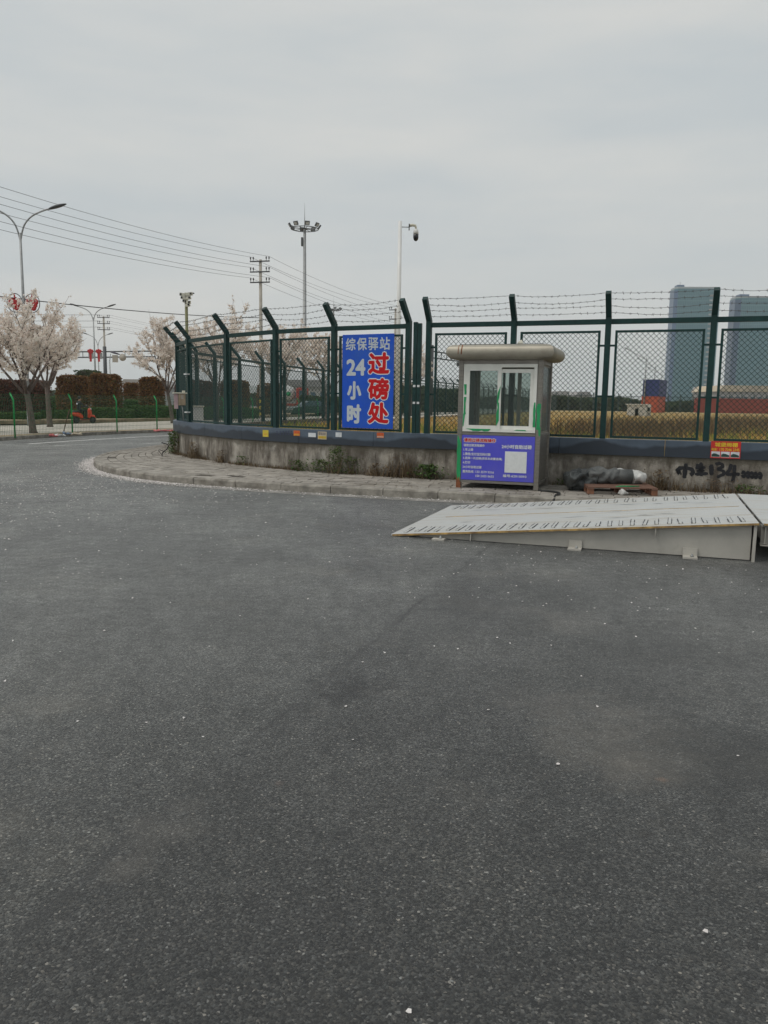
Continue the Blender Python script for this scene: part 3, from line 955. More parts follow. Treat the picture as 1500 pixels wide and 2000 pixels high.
make_fence('security_fence', BACKP[:NB], .63, 'dark green mesh fence along the side road seen through the front fence', 1, mesh_cell=.11, wire=.008)
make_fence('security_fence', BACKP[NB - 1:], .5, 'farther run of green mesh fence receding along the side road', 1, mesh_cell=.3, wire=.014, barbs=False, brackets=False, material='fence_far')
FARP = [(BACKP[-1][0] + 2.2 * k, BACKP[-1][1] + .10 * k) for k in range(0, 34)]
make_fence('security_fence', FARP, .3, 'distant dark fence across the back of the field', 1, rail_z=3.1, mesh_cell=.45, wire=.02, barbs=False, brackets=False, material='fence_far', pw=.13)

# ================================================================== NEAR OBJECTS
# ------------------------------------------------------------------ blue sign on the fence
E_, F_ = Vector((-1.09, 16.81, 0)), Vector((.44, 16.0, 0))
sdv = (F_ - E_).normalized()
sang = atan2(sdv.y, sdv.x)
sc0 = E_ + sdv * .255 + Vector((sdv.y, -sdv.x, 0)) * .085
SW, SH, SZ = 1.20, 1.90, 1.085
sign = empty('signboard', (sc0.x, sc0.y, SZ), sang, 'tall blue signboard with white and red characters tied to the mesh fence', 'sign')
b = MB(); b.bbox((SW / 2, 0, SH / 2), (SW, .012, SH), .003); b.build('board', M['sign_blue'], sign)
for i, ch in enumerate('综保驿站'):
    letter(ch, .080 + i * .265, 1.58, .235, .255, -.0075, M['sign_grey'], sign, bold=.020)
letter('24', .10, 1.07, .45, .34, -.0075, M['sign_grey'], sign, bold=.045)
letter('小', .12, .58, .34, .38, -.0075, M['sign_grey'], sign, bold=.045)
letter('时', .12, .09, .34, .40, -.0075, M['sign_grey'], sign, bold=.045)
for i, ch in enumerate('过磅处'):
    z = [1.085, .575, .085][i]
    letter(ch, .595, z - .005, .53, .475, -.0072, M['sign_white'], sign, 'lettering_outline', bold=.078)
    letter(ch, .617, z + .015, .486, .435, -.0092, M['sign_red'], sign, bold=.042)
for (x, z) in ((.02, .02), (SW - .02, .02), (.02, SH - .02), (SW - .02, SH - .02)):
    b = MB(); b.tube([(x, -.012, z), (x, .06, z)], .004, 5); b.build('tie', M['barb'], sign)

# ------------------------------------------------------------------ self-service booth
bang = atan2(-.335, .945)
BW, BD, BH = 1.46, 1.16, 2.23       # width, depth, body height above the paving
bo = Vector((1.275, 14.01, PAVE))
booth = empty('booth', bo, bang, 'stainless steel weighing booth with white sliding window and blue instruction panel', 'booth')
LW = .085
for (x, y) in ((0, 0), (BW - LW, 0), (0, BD - LW), (BW - LW, BD - LW)):
    b = MB(); b.bbox((x + LW / 2, y + LW / 2, BH / 2 + .005), (LW, LW, BH), .006)
    b.build('corner_post', M['steel'], booth)
for z, h in ((.12, .05), (.965, .05), (BH - .03, .075)):
    for (c, d) in (((BW / 2, .035, z), (BW - 2 * LW, .05, h)), ((BW / 2, BD - .035, z), (BW - 2 * LW, .05, h)),
                   ((.035, BD / 2, z), (.05, BD - 2 * LW, h)), ((BW - .035, BD / 2, z), (.05, BD - 2 * LW, h))):
        b = MB(); b.bbox(c, d, .004); b.build('rail', M['steel'], booth)
b = MB(); b.box((BW / 2, BD / 2, .155), (BW - .12, BD - .12, .03)); b.build('floor', M['metal_dark'], booth)
# lower cladding, sides and back
for (c, d) in (((.04, BD / 2, .545), (.012, BD - 2 * LW, .79)), ((BW - .04, BD / 2, .545), (.012, BD - 2 * LW, .79)), ((BW / 2, BD - .04, .545), (BW - 2 * LW, .012, .79))):
    b = MB(); b.box(c, d); b.build('side_panel', M['steel'], booth)
# blue instruction panel
PX0, PX1, PZ0, PZ1 = .088, BW - .088, .148, .935
pb = MB(); pb.bbox(((PX0 + PX1) / 2, .012, (PZ0 + PZ1) / 2), (PX1 - PX0, .014, PZ1 - PZ0), .002)
panel = pb.build('instruction_panel', M['board_blue'], booth)
PW, PH = PX1 - PX0, PZ1 - PZ0
def pl(body, u, v, w, h, m='sign_white', bold=.02, y=.0035, name='lettering'):
    """u,v: lower left corner as a fraction of the panel"""
    letter(body, PX0 + u * PW, PZ0 + v * PH, w * PW, h * PH, y, M[m], panel, name, bold)
pl('请按过磅流程操作', .022, .838, .455, .108, 'sign_white', .085, .0044, 'lettering_outline')
pl('请按过磅流程操作', .028, .848, .443, .088, 'sign_red', .03, .0028)
pl('请按过磅流程操作', .025, .745, .295, .062)
pl('1.车上磅', .027, .648, .135, .062)
pl('2.微信/支付宝扫码付款', .022, .548, .385, .066)
pl('3.选择一次过磅(货名车皮重选填)', .022, .452, .545, .066)
pl('4.打印', .020, .358, .105, .062)
pl('24小时自助过磅', .020, .258, .265, .062)
pl('服务热线：', .022, .155, .165, .062)
pl('133 3579 9316', .205, .160, .255, .052)
pl('150 2455 0655', .205, .068, .255, .052)
pl('24小时自助过磅', .555, .725, .405, .092, bold=.03)
pl('编号:62010093', .585, .092, .320, .066)
b = MB(); b.box((PX0 + .752 * PW, .003, PZ0 + .432 * PH), (.295 * PW, .004, .468 * PH)); b.build('white_square', M['sign_white'], panel)
# front window: white frame, two sliding sashes
WX0, WX1, WZ0, WZ1 = .092, BW - .092, 1.0, 2.165
def wframe(parent, x0, x1, z0, z1, y, w, t, name, material='frame_white'):
    b = MB()
    b.box(((x0 + x1) / 2, y, z0 + w / 2), (x1 - x0, t, w)); b.box(((x0 + x1) / 2, y, z1 - w / 2), (x1 - x0, t, w))
    b.box((x0 + w / 2, y, (z0 + z1) / 2), (w, t - .002, z1 - z0 - 2 * w)); b.box((x1 - w / 2, y, (z0 + z1) / 2), (w, t - .002, z1 - z0 - 2 * w))
    return b.build(name, M[material], parent)
win = wframe(booth, WX0, WX1, WZ0, WZ1, .035, .055, .075, 'window_frame')
xm = (WX0 + WX1) / 2 - .03
for (x0, x1, y) in ((WX0 + .045, xm + .055, .012), (xm - .01, WX1 - .055, .040)):
    sash = wframe(win, x0, x1, WZ0 + .05, WZ1 - (.05 if y < .02 else .085), y, .062, .026, 'sash')
    b = MB(); b.box(((x0 + x1) / 2, y, (WZ0 + WZ1) / 2), (x1 - x0 - .11, .006, WZ1 - WZ0 - .2)); b.build('pane', M['glass'], win)
# back and side windows
bw = wframe(booth, LW, BW - LW, 1.0, 2.165, BD - .05, .05, .03, 'back_window_frame', 'pole_conc')
b = MB(); b.box((BW * .60, BD - .05, 1.58), (.07, .026, 1.08)); b.build('mullion', M['pole_conc'], bw)
b = MB(); b.box((BW / 2, BD - .04, 1.58), (BW - 2 * LW - .05, .005, 1.1)); b.build('pane', M['glass'], bw)
for x in (.04, BW - .04):
    b = MB(); b.box((x, BD / 2, 1.58), (.006, BD - 2 * LW - .01, 1.2)); pn = b.build('side_pane', M['glass'], booth)
    fr = MB()
    for zz in (1.005, 2.15): fr.box((x, BD / 2, zz), (.02, BD - 2 * LW, .03))
    fr.build('side_pane_frame', M['steel'], pn)
# seat and counter glimpsed inside
b = MB(); b.box((BW * .5, .22, .93), (BW - .2, .28, .025)); b.build('counter', M['metal_grey'], booth)
# rounded stainless roof: swept half-round fascia with a flat top
b = MB()
OV = .19
zc, rh = BH + .135, .128
prof = []
for k in range(11):
    a = -pi / 2 + pi * k / 10
    prof.append((cos(a) ** .75 * .17 if cos(a) > 0 else 0, sin(a) * rh))
rings = []
for (o, z) in prof:
    e = OV - .17 + o
    cpts = [(-e, -e), (BW + e, -e), (BW + e, BD + e), (-e, BD + e)]
    rings.append([(x, y, zc + z) for x, y in cpts])
vs = [p for r_ in rings for p in r_]
fs = []
for i in range(len(rings) - 1):
    for k in range(4):
        fs.append((i * 4 + k, i * 4 + (k + 1) % 4, (i + 1) * 4 + (k + 1) % 4, (i + 1) * 4 + k))
b.add(vs, fs, 0, True)
n0 = (len(rings) - 1) * 4
b.add(vs[:4], [(3, 2, 1, 0)]); b.add(vs[n0:], [(0, 1, 2, 3)])
roof = b.build('roof', M['roofsteel'], booth)
me = roof.data
bmx = bmesh.new(); bmx.from_mesh(me)
for e in bmx.edges:
    if len(e.link_faces) == 2 and e.calc_face_angle(0) > .6: e.smooth = False
bmx.to_mesh(me); bmx.free()
b = MB(); b.box((BW / 2, BD / 2, zc + rh + .004), (BW + .0, BD + .0, .014)); b.build('roof_cap', M['metal_dark'], roof)
# rust band at the left roof joint
b = MB()
for x0, w in ((.02, .012), (.075, .02)):
    for (p, q), (p2, q2) in zip(prof[4:], prof[5:]):
        e, e2 = OV - .17 + p + .002, OV - .17 + p2 + .002
        x_ = x0 + random.uniform(-.004, .004)
        b.add([(x_, -e, zc + q), (x_ + w, -e, zc + q), (x_ + w, -e2, zc + q2), (x_, -e2, zc + q2)], [(0, 1, 2, 3)])
b.build('rust_streak', M['rust'], roof)
b = MB(); b.tube([(BW * .66, BD * .6, zc + rh), (BW * .66, BD * .6, zc + rh + .05), (BW * .63, BD * .6, zc + rh + .10)], [.03, .035, .05], 8)
b.build('vent_pipe', M['cream'], roof)
# torn green protective film
def film(poly, y, parent=booth, nx=False, x=0):
    b = MB()
    if nx: b.prism(poly, (x, 0, 0), (0, 1, 0), (0, 0, 1), (1, 0, 0), .0015)
    else: b.prism(poly, (0, y, 0), (1, 0, 0), (0, 0, 1), (0, -1, 0), .0015)
    b.build('torn_film', M['film'], parent)
def ragged(x0, x1, z0, z1, seed, amp=.03):
    r = random.Random(seed)
    n = max(4, int((z1 - z0) / .06))
    L = [(x0 + r.uniform(0, amp), z0 + (z1 - z0) * k / n) for k in range(n + 1)]
    Rr = [(x1 - r.uniform(0, amp), z0 + (z1 - z0) * k / n) for k in range(n, -1, -1)]
    return L + Rr
film(ragged(.002, .083, .10, .80, 1, .012), -.001)
film([(.004, .80), (.07, .80), (.03, .90), (.012, .93)], -.001)
film(ragged(BW - .083, BW - .004, 1.06, 1.50, 3, .02), -.001)
film(ragged(BW - .14, BW - .092, 1.10, 1.52, 4, .015), -.004)
film([(BW - .03, .95), (BW - .003, .95), (BW - .003, 1.1), (BW - .045, 1.1)], -.001)
film(ragged(.094, .150, 1.30, 1.60, 5, .015), -.0045)
film([(.096, 1.08), (.11, 1.1), (.135, 1.31), (.098, 1.31)], -.0045)
film(ragged(.10, .155, 1.64, 1.82, 6, .015), -.0045)
film([(xm - .01, 1.10), (xm + .035, 1.2), (xm + .03, 1.5), (xm + .012, 1.52), (xm + .03, 1.60), (xm + .05, 1.80), (xm + .0, 1.68), (xm - .012, 1.55), (xm + .005, 1.42), (xm - .015, 1.3)], -.003)
film([(.15, 1.052), (.60, 1.05), (.56, 1.012), (.48, 1.006), (.44, 1.022), (.38, 1.008), (.28, 1.01), (.24, 1.03)], -.0045)
film([(1.0, 1.035), (1.22, 1.03), (1.2, 1.048), (1.05, 1.05)], -.0045)
b = MB(); b.prism([(.001, .0), (.084, .0), (.084, .09), (.05, .2), (.03, .14), (.004, .24)], (0, -.0028, 0), (1, 0, 0), (0, 0, 1), (0, -1, 0), .001)
b.build('rust_stain', M['rust'], booth)

# black cable running off the booth over the kerb
cp_ = catmull([(2.64, 13.56, .155), (2.78, 13.5, .156), (2.93, 13.30, .158), (2.92, 13.05, .160), (2.80, 12.80, .165), (2.74, 12.66, .10), (2.70, 12.55, .03), (2.62, 12.3, .025), (2.7, 11.9, .025)], 6)
b = MB(); b.tube(cp_, .018, 8)
b.build('power_cable', M['black'], None, 'thick black cable snaking from the booth foot over the kerb', 'cable')

# ------------------------------------------------------------------ weighbridge ramp and platform
r0 = Vector((.10, 9.63, 0)); r1 = Vector((3.985, 8.285, 0))
rdir = (r1 - r0); RL = rdir.length; rang = atan2(rdir.y, rdir.x)
RWD, RH, TIP = 2.95, .425, .022
ramp = empty('weighbridge_ramp', r0, rang, 'pale grey steel ramp with welded tread bars leading up to the weighbridge', 'ramp')
def rz(x): return TIP + (RH - TIP) * x / RL
b = MB()
t = .014
pr = [(0, .004), (RL, RH - t), (RL, RH), (0, TIP)]
b.add([(u, -.03, w) for u, w in pr] + [(u, RWD, w) for u, w in pr], [(3, 2, 1, 0), (4, 5, 6, 7), (0, 1, 5, 4), (2, 3, 7, 6), (1, 2, 6, 5), (3, 0, 4, 7)])
deck = b.build('deck', M['deck'], ramp)
for y0 in (-.032, RWD + .002):
    b = MB(); b.bar((0.02, y0, rz(.02) - .011), (RL, y0, rz(RL) - .011), .006, .022)
    b.build('deck_edge', M['deck_edge'], ramp)
for y0 in (.03, RWD - .03):
    b = MB(); b.prism([(.35, .006), (RL - .06, .012), (RL - .06, rz(RL) - .02), (.35, rz(.35) - .02)], (0, y0, 0), (1, 0, 0), (0, 0, 1), (0, 1, 0), .012)
    b.build('side_plate', M['deck_side'], ramp)
    b = MB(); b.bar((RL - .03, y0 - .02, .0), (RL - .03, y0 - .02, rz(RL) - .022), .03, .05, (0, 1, 0)); b.build('end_angle', M['deck_side'], ramp)
b = MB(); b.box((RL - .02, RWD / 2, RH / 2), (.01, RWD - .1, RH - .04)); b.build('end_plate', M['metal_dark'], ramp)
for x in (.62, 2.22, 3.45):
    b = MB(); b.box((x, -.055, .009), (.15, .13, .018)); ft = b.build('foot_bracket', M['deck_side'], ramp)
    if x > 1:
        b = MB(); b.box((x, .012, .055), (.15, .016, .09)); b.build('bracket_web', M['deck_side'], ft)
    b = MB(); b.lathe([(.018, .018), (.018, .032), (.010, .034), (.010, .05)], (x + .02, -.06, 0), 6); b.build('anchor_bolt', M['metal_grey'], ft)
for x in (1.0, 3.08):
    b = MB(); b.box((x, -.003, rz(x) - .065), (.012, .05, .09)); b.build('stiffener', M['deck_side'], ramp)
# tread bars: flat steel strips, dark worn welds along both sides
rr = random.Random(4)
for (y0, y1, n) in ((.06, .56, 31), (RWD - .56, RWD - .08, 30)):
    for k in range(n):
        x = .16 + (RL - .30) * k / (n - 1) + rr.uniform(-.012, .012)
        sk = rr.uniform(-.02, .02)
        a, c = Vector((x, y0 + rr.uniform(-.02, .03), rz(x) + .004)), Vector((x + sk, y1 + rr.uniform(-.06, .02), rz(x + sk) + .004))
        b = MB()
        b.bar(a, c, .030, .009, (0, 0, 1), 0)
        d = (c - a).normalized(); q = d.cross(Vector((0, 0, 1))) * .019
        for s in (1, -1):
            f0, f1 = rr.uniform(0, .12), rr.uniform(.85, 1)
            if rr.random() < .2: f1 = rr.uniform(.3, .6)
            pts = [a.lerp(c, f0 + (f1 - f0) * j / 5) + q * s + Vector((rr.uniform(-.003, .003), 0, 0)) for j in range(6)]
            b.tube(pts, [.0062 * rr.uniform(.45, 1.4) for _ in pts], 4, 1, True, False)
        b.build('tread_bar', [M['deck'], M['weld']], ramp)

# weld seam down the middle and tyre scuffs
b = MB(); b.tube([(x, RWD * .5 + .006 * sin(x * 9), rz(x) + .001) for x in [.3 + k * .22 for k in range(18)]], .005, 4); b.build('weld_seam', M['deck_edge'], ramp)
for k in range(16):
    x = rr.uniform(.5, RL - .6); y = rr.choice([rr.gauss(.85, .12), rr.gauss(2.1, .12), rr.uniform(.6, 2.3)]); L_ = rr.uniform(.12, .55); w_ = rr.uniform(.004, .014)
    b = MB(); n_ = 6; vs_ = []
    for j in range(n_ + 1):
        xx_ = x + L_ * j / n_; ww_ = w_ * sin(pi * (j + .3) / (n_ + .6)) * rr.uniform(.5, 1.2); yy_ = y + .01 * sin(j + k)
        vs_ += [(xx_, yy_ - ww_, rz(xx_) + .0022), (xx_, yy_ + ww_, rz(xx_) + .0022)]
    b.add(vs_, [(2 * j, 2 * j + 2, 2 * j + 3, 2 * j + 1) for j in range(n_)]); b.build('scuff', M['weld'], ramp)
plat = empty('weighbridge_platform', r0 + rdir * ((RL + .035) / RL), rang, 'flat grey weighbridge platform continuing from the top of the ramp', 'weighbridge')
PLN = 7.0
b = MB(); b.box((PLN / 2, RWD / 2 - .015, RH - .008), (PLN, RWD + .03, .016)); b.build('deck', M['deck'], plat)
for y0 in (.12, .95, 1.95, RWD - .12):
    b = MB()
    b.box((PLN / 2, y0, .385), (PLN, .14, .012)); b.box((PLN / 2, y0, .28), (PLN - .01, .012, .20)); b.box((PLN / 2, y0, .175), (PLN, .14, .012))
    b.build('girder', M['deck_side'], plat)
b = MB(); b.box((.04, RWD / 2, .29), (.012, RWD - .1, .2)); b.build('end_beam', M['deck_side'], plat)
for x in (.25, PLN - .4):
    for y0 in (.2, RWD - .2):
        b = MB(); b.lathe([(.09, 0), (.09, .03), (.05, .04), (.05, .12), (.07, .13), (.07, .168)], (x, y0, 0), 12); b.build('load_cell', M['metal_dark'], plat)
b = MB(); b.bar((0.01, -.032, RH - .011), (PLN, -.032, RH - .011), .006, .02); b.build('deck_edge', M['deck_edge'], plat)

# ------------------------------------------------------------------ pallet with tarpaulin roll
pal = empty('pallet', (3.43, 13.20, PAVE), R(-6), 'reddish brown wooden pallet on the pavement under the grey tarpaulin roll', 'pallet')
for k in range(6):
    y = .05 + k * .16
    b = MB(); b.bbox((.57, y, .122), (1.14, .105, .02), .003); b.build('top_board', M['wood'], pal)
for x in (.05, .57, 1.09):
    b = MB(); b.bbox((x, .45, .1), (.10, .92, .022), .003); b.build('stringer_board', M['wood'], pal)
    for y in (.055, .45, .845):
        b = MB(); b.bbox((x, y, .047), (.10, .10, .085), .004); b.build('block', M['woodend'], pal)
for y in (.055, .45, .845):
    pass
for x in (.05, .57, 1.09):
    b = MB(); b.bbox((x, .45, .0), (.098, .91, .012), .002); bb_ = b.build('bottom_board', M['wood'], pal); bb_.location.z = .006

def lumpy(path, rad, n, seed, amp, flat=None, per=1):
    """tube with creases: a ridged noise pulls the skin in and out"""
    from mathutils import noise as mn
    P = catmull(path, per) if per > 1 else [Vector(p) for p in path]
    if per > 1: rad = [q.x for q in catmull([(q, 0, 0) for q in rad], per)]
    off = Vector((seed * 3.7, seed * 1.3, seed * 2.1))
    vs, fs = [], []
    for i, p in enumerate(P):
        d = (P[min(i + 1, len(P) - 1)] - P[max(i - 1, 0)]).normalized()
        sx = d.cross(Vector((0, 0, 1))).normalized(); up = sx.cross(d)
        for k in range(n):
            a = 2 * pi * k / n
            q = p + sx * cos(a) * rad[i] * 1.15 + up * sin(a) * rad[i]
            c = (q + off)
            f = 1 - abs(mn.noise(c * 5.0)) * 1.6 * amp * 2 + mn.noise(c * 3.0) * amp * 1.5 - abs(mn.noise(c * 14.0)) * amp * .8
            q = p + (q - p) * max(.3, f + amp * .6)
            if flat is not None and q.z < flat: q.z = flat + (q.z - flat) * .05
            vs.append(q)
    for i in range(len(P) - 1):
        for k in range(n):
            k2 = (k + 1) % n
            fs.append((i * n + k, i * n + k2, (i + 1) * n + k2, (i + 1) * n + k))
    fs.append(tuple(range(n - 1, -1, -1))); fs.append(tuple((len(P) - 1) * n + k for k in range(n)))
    b = MB(); b.add(vs, fs, 0, True)
    return b
roll = empty('tarpaulin_roll', (3.2, 13.85, PAVE), R(-5), 'rolled grey tarpaulin lying across the pallet with a crumpled left end', 'tarpaulin')
path = [(-.06 + .05 * k, .0 + .004 * k, .17 + (.13 if k > 5 else .022 * k)) for k in range(17)]
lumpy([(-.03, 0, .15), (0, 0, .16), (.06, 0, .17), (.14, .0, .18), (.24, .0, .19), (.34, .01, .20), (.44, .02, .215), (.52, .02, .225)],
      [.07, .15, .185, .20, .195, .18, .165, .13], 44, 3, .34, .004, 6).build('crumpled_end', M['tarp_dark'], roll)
lumpy([(.38, .0, .24), (.46, .0, .25), (.56, .0, .26), (.66, .01, .265), (.76, .01, .265), (.86, .02, .265), (.90, .02, .262)],
      [.10, .135, .155, .155, .15, .145, .125], 44, 8, .20, .137, 6).build('wrap', M['tarp'], roll)
b = MB(); b.tube([(.72, .0, .263), (1.13, .02, .263)], .122, 24); b.build('tube', M['tarp'], roll)
b = MB(); b.tube([(1.131, .02, .263), (1.131 + .004, .02, .263)], .09, 20); b.build('core', M['dark'], roll)  # flat disc, coloured dark for the unlit hollow of the tube
lumpy([(.86, .06, .37), (.92, .05, .385), (.98, .05, .375), (1.05, .05, .36)], [.03, .06, .05, .012], 20, 5, .6, None, 5).build('plastic_flap', M['plastic'], roll)
lumpy([(1.10, .05, .24), (1.16, .06, .25), (1.24, .05, .25), (1.33, .04, .235), (1.37, .04, .22)], [.10, .115, .115, .10, .05], 30, 6, .32, .137, 5).build('plastic_wrapping', M['plastic'], roll)
bag = empty('crumpled_bag', (3.98, 13.16, PAVE), 0, 'crumpled white and green plastic bag at the front edge of the pallet', 'bag')
lumpy([(-.06, 0, .03), (-.02, 0, .045), (.04, -.01, .05), (.11, 0, .03)], [.02, .055, .055, .02], 20, 9, .6, .002, 5).build('bag', M['plastic'], bag)
lumpy([(-.08, .06, .132), (0, .07, .14), (.16, .1, .14), (.34, .15, .14)], [.012, .022, .018, .01], 8, 10, .35).build('green_film', M['film'], bag)

# ------------------------------------------------------------------ stickers and graffiti on the wall
def wall_frame(px, py):
    """point, direction along the wall (to the right) and outward normal where a line of sight meets the wall face"""
    d = ray(px, py)
    best = None
    for a, c in zip(WS, WS[1:]):
        ex, ey = c.x - a.x, c.y - a.y
        den = d.x * ey - d.y * ex
        if abs(den) < 1e-9: continue
        t_ = (a.x * ey - a.y * ex) / den
        u = ((d.x * t_ - a.x) * ex + (d.y * t_ - a.y) * ey) / (ex * ex + ey * ey)
        if t_ > 0 and -.001 <= u <= 1.001 and (best is None or t_ < best[0]): best = (t_, a, c)
    t_, a, c = best
    al = (a - c).normalized()
    return Vector((0, 0, CAMH)) + d * t_, al, Vector((al.y, -al.x, 0))
def sticker(px0, py0, px1, py1, material, label, marks=(), tilt=0):
    p, al, nn = wall_frame((px0 + px1) / 2, (py0 + py1) / 2)
    dist = p.y
    w = (px1 - px0) / FPX * dist / max(.3, abs(al.x)) * .97; h = (py1 - py0) / FPX * dist
    ct = p + nn * .026
    b = MB(); 
    b.prism([(-w / 2, -h / 2), (w / 2, -h / 2 - tilt), (w / 2, h / 2), (-w / 2, h / 2 + tilt)], ct, al, (0, 0, 1), nn, .002)
    o = b.build('sticker', M[material], wall, label)
    for (u0, v0, u1, v1, mm) in marks:
        b = MB(); b.prism([(u0 * w - w / 2, v0 * h - h / 2), (u1 * w - w / 2, v0 * h - h / 2), (u1 * w - w / 2, v1 * h - h / 2), (u0 * w - w / 2, v1 * h - h / 2)], ct + nn * .0022, al, (0, 0, 1), nn, .0008)
        b.build('print', M[mm], o)
    return o, ct, al, nn, w, h
def glyphs(n, u0, u1, v0, v1, m, seed):
    """little stroke clusters the size of printed characters too small to read"""
    r = random.Random(seed); out = []
    for k in range(n):
        a = u0 + (u1 - u0) * k / n; c = u0 + (u1 - u0) * (k + .78) / n
        out.append((a, v0 + (v1 - v0) * .72, c, v0 + (v1 - v0) * .9, m)); out.append((a, v0, c, v0 + (v1 - v0) * .16, m))
        x = a + (c - a) * r.uniform(.2, .6); out.append((x, v0, x + (c - a) * .25, v1, m)); out.append((a, v0 + (v1 - v0) * .38, c, v0 + (v1 - v0) * .52, m))
    return out
sticker(514, 840, 527, 853, 'yellow', 'plain yellow sticker on the coping', glyphs(2, .25, .75, .3, .5, 'orange_st', 1))
sticker(574.5, 841, 588, 851, 'orange_st', 'orange sticker on the coping', glyphs(3, .12, .95, .55, .85, 'red_st', 2) + glyphs(5, .05, .95, .1, .35, 'yellow', 3))
o_, *_ = sticker(603, 845.5, 619, 853.5, 'paper', 'torn white paper scrap on the coping', (), .0)
sticker(621.5, 843, 640, 858, 'cardboard', 'cream and orange sticker with dark print', [(.06, .1, .94, .42, 'yellow')] + glyphs(4, .1, .95, .58, .9, 'blue_print', 4) + glyphs(5, .1, .95, .15, .38, 'orange_st', 5))
sticker(656.5, 844.5, 669, 853.5, 'paper', 'small white sticker on the coping')
sticker(737, 845, 751, 855, 'orange_st', 'orange and red sticker below the sign', glyphs(4, .05, .98, .5, .9, 'red_st', 6) + glyphs(6, .05, .98, .08, .32, 'paper', 7))
# faded dark characters printed straight on the coping
for k, x in enumerate((539, 546, 551.5, 557, 562, 567)):
    p, al, nn = wall_frame(x + 2, 845)
    for (u0, v0, u1, v1, mm) in glyphs(1, 0, 1.1, 0, 1, 'blue_print', k):
        b = MB(); w, h = .05, .095
        b.prism([(u0 * w, v0 * h), (u1 * w, v0 * h), (u1 * w, v1 * h), (u0 * w, v1 * h)], p + nn * .0245 - Vector((0, 0, .05)), al, (0, 0, 1), nn, .0008)
        b.build('faded_print', M['blue_print'], wall)
o_, ct, al, nn, w, h = sticker(1391, 862, 1443, 895, 'red_st', 'red poster with yellow characters and three small pictures')
ang = atan2(al.y, al.x)
def on_poster(body, u, v, ww, hh, m, bold):
    me = text_mesh(body, ww * w, hh * h, bold)
    Mx = Matrix.Translation(ct + nn * .0028 + al * (u * w - w / 2) + Vector((0, 0, v * h - h / 2))) @ Matrix.Rotation(ang, 4, 'Z')
    for vv in me.vertices: vv.co = Mx @ vv.co
    me.materials.append(M[m]); link('lettering', me, o_)
on_poster('城堡雨棚', .13, .67, .76, .26, 'yellow_text', .03)
on_poster('电话：', .03, .43, .20, .17, 'yellow_text', .02)
on_poster('170 7046 2345', .30, .43, .66, .17, 'yellow_text', .02)
for k in range(3):
    b = MB(); b.prism([(0, 0), (.29 * w, 0), (.29 * w, .33 * h), (0, .33 * h)], ct + nn * .0022 + al * ((.03 + .325 * k) * w - w / 2) + Vector((0, 0, .06 * h - h / 2)), al, (0, 0, 1), nn, .001)
    pic = b.build('picture', M['paper'], o_)
    b = MB(); b.prism([(.01 * w, .02 * h), (.28 * w, .02 * h), (.28 * w, .12 * h), (.16 * w, .2 * h), (.08 * w, .22 * h), (.01 * w, .15 * h)], ct + nn * .0034 + al * ((.03 + .325 * k) * w - w / 2) + Vector((0, 0, .06 * h - h / 2)), al, (0, 0, 1), nn, .0006)
    b.build('picture_shape', M['car_green'], pic)

# sprayed characters: soft-edged strokes on the render
def stroke(pts, wd, parent, spread=1.0):
    q = []
    for (x, y) in pts:
        p, al, nn = wall_frame(x, y)
        q.append(p + nn * .004)
    q = catmull(q, 5) if len(q) > 2 else [q[0].lerp(q[1], k / 6) for k in range(7)]
    p, al, nn = wall_frame(*pts[0])
    r = random.Random(int(pts[0][0] * 7 + pts[0][1]))
    vs = []
    up = Vector((0, 0, 1))
    L, Rr = [], []
    for i, p in enumerate(q):
        d = (q[min(i + 1, len(q) - 1)] - q[max(i - 1, 0)]).normalized()
        sd_ = d.cross(nn).normalized()
        f = 1.0 if 0 < i < len(q) - 1 else .55
        L.append(p + sd_ * wd * f * r.uniform(.42, .6)); Rr.append(p - sd_ * wd * f * r.uniform(.42, .6))
    n = len(q)
    b = MB()
    b.add(L + Rr, [(i, i + 1, n + i + 1, n + i) for i in range(n - 1)])
    # overspray specks
    sp_v, sp_f = [], []
    for k in range(int(26 * spread)):
        p = q[r.randrange(n)]
        a, dd = r.random() * 6.28, wd * r.uniform(.5, .95)
        c = p + al * cos(a) * dd + up * sin(a) * dd
        s = r.uniform(.002, .005)
        k0 = len(sp_v)
        sp_v += [c + al * s, c + up * s, c - al * s, c - up * s]; sp_f.append((k0, k0 + 1, k0 + 2, k0 + 3))
    b.add(sp_v, sp_f)
    b.build('spray_stroke', M['spray'], parent)
gl = MB(); p, al, nn = wall_frame(1330, 925)
gl.prism([(-.012, -.02), (.012, -.02), (.012, .02), (-.012, .02)], p + nn * .003, al, (0, 0, 1), nn, .001)
graf = gl.build('graffiti', M['spray'], wall, 'black sprayed characters and digits on the concrete wall')
S = .068
for pts, wd in (([(1321, 915), (1326, 921), (1322, 924)], S), ([(1324, 914), (1340, 914), (1351, 917), (1353, 924), (1348, 928)], S), ([(1340, 905), (1338, 920), (1336, 934)], S), ([(1328, 924), (1322, 919)], S),
                ([(1363, 906), (1361, 914)], S * .8), ([(1358, 914), (1378, 913)], S * .8), ([(1369, 903), (1370, 930)], S), ([(1357, 926), (1383, 925)], S * .9), ([(1360, 920), (1376, 919)], S * .7),
                ([(1390, 907), (1389, 928)], S * 1.1),
                ([(1397, 907), (1406, 905), (1412, 911), (1402, 916), (1412, 920), (1413, 926), (1400, 932)], S * .8),
                ([(1428, 906), (1425, 917), (1420, 926), (1434, 926), (1445, 926)], S * .85), ([(1435, 908), (1434, 925), (1431, 942)], S * .9)):
    stroke(pts, wd, graf)
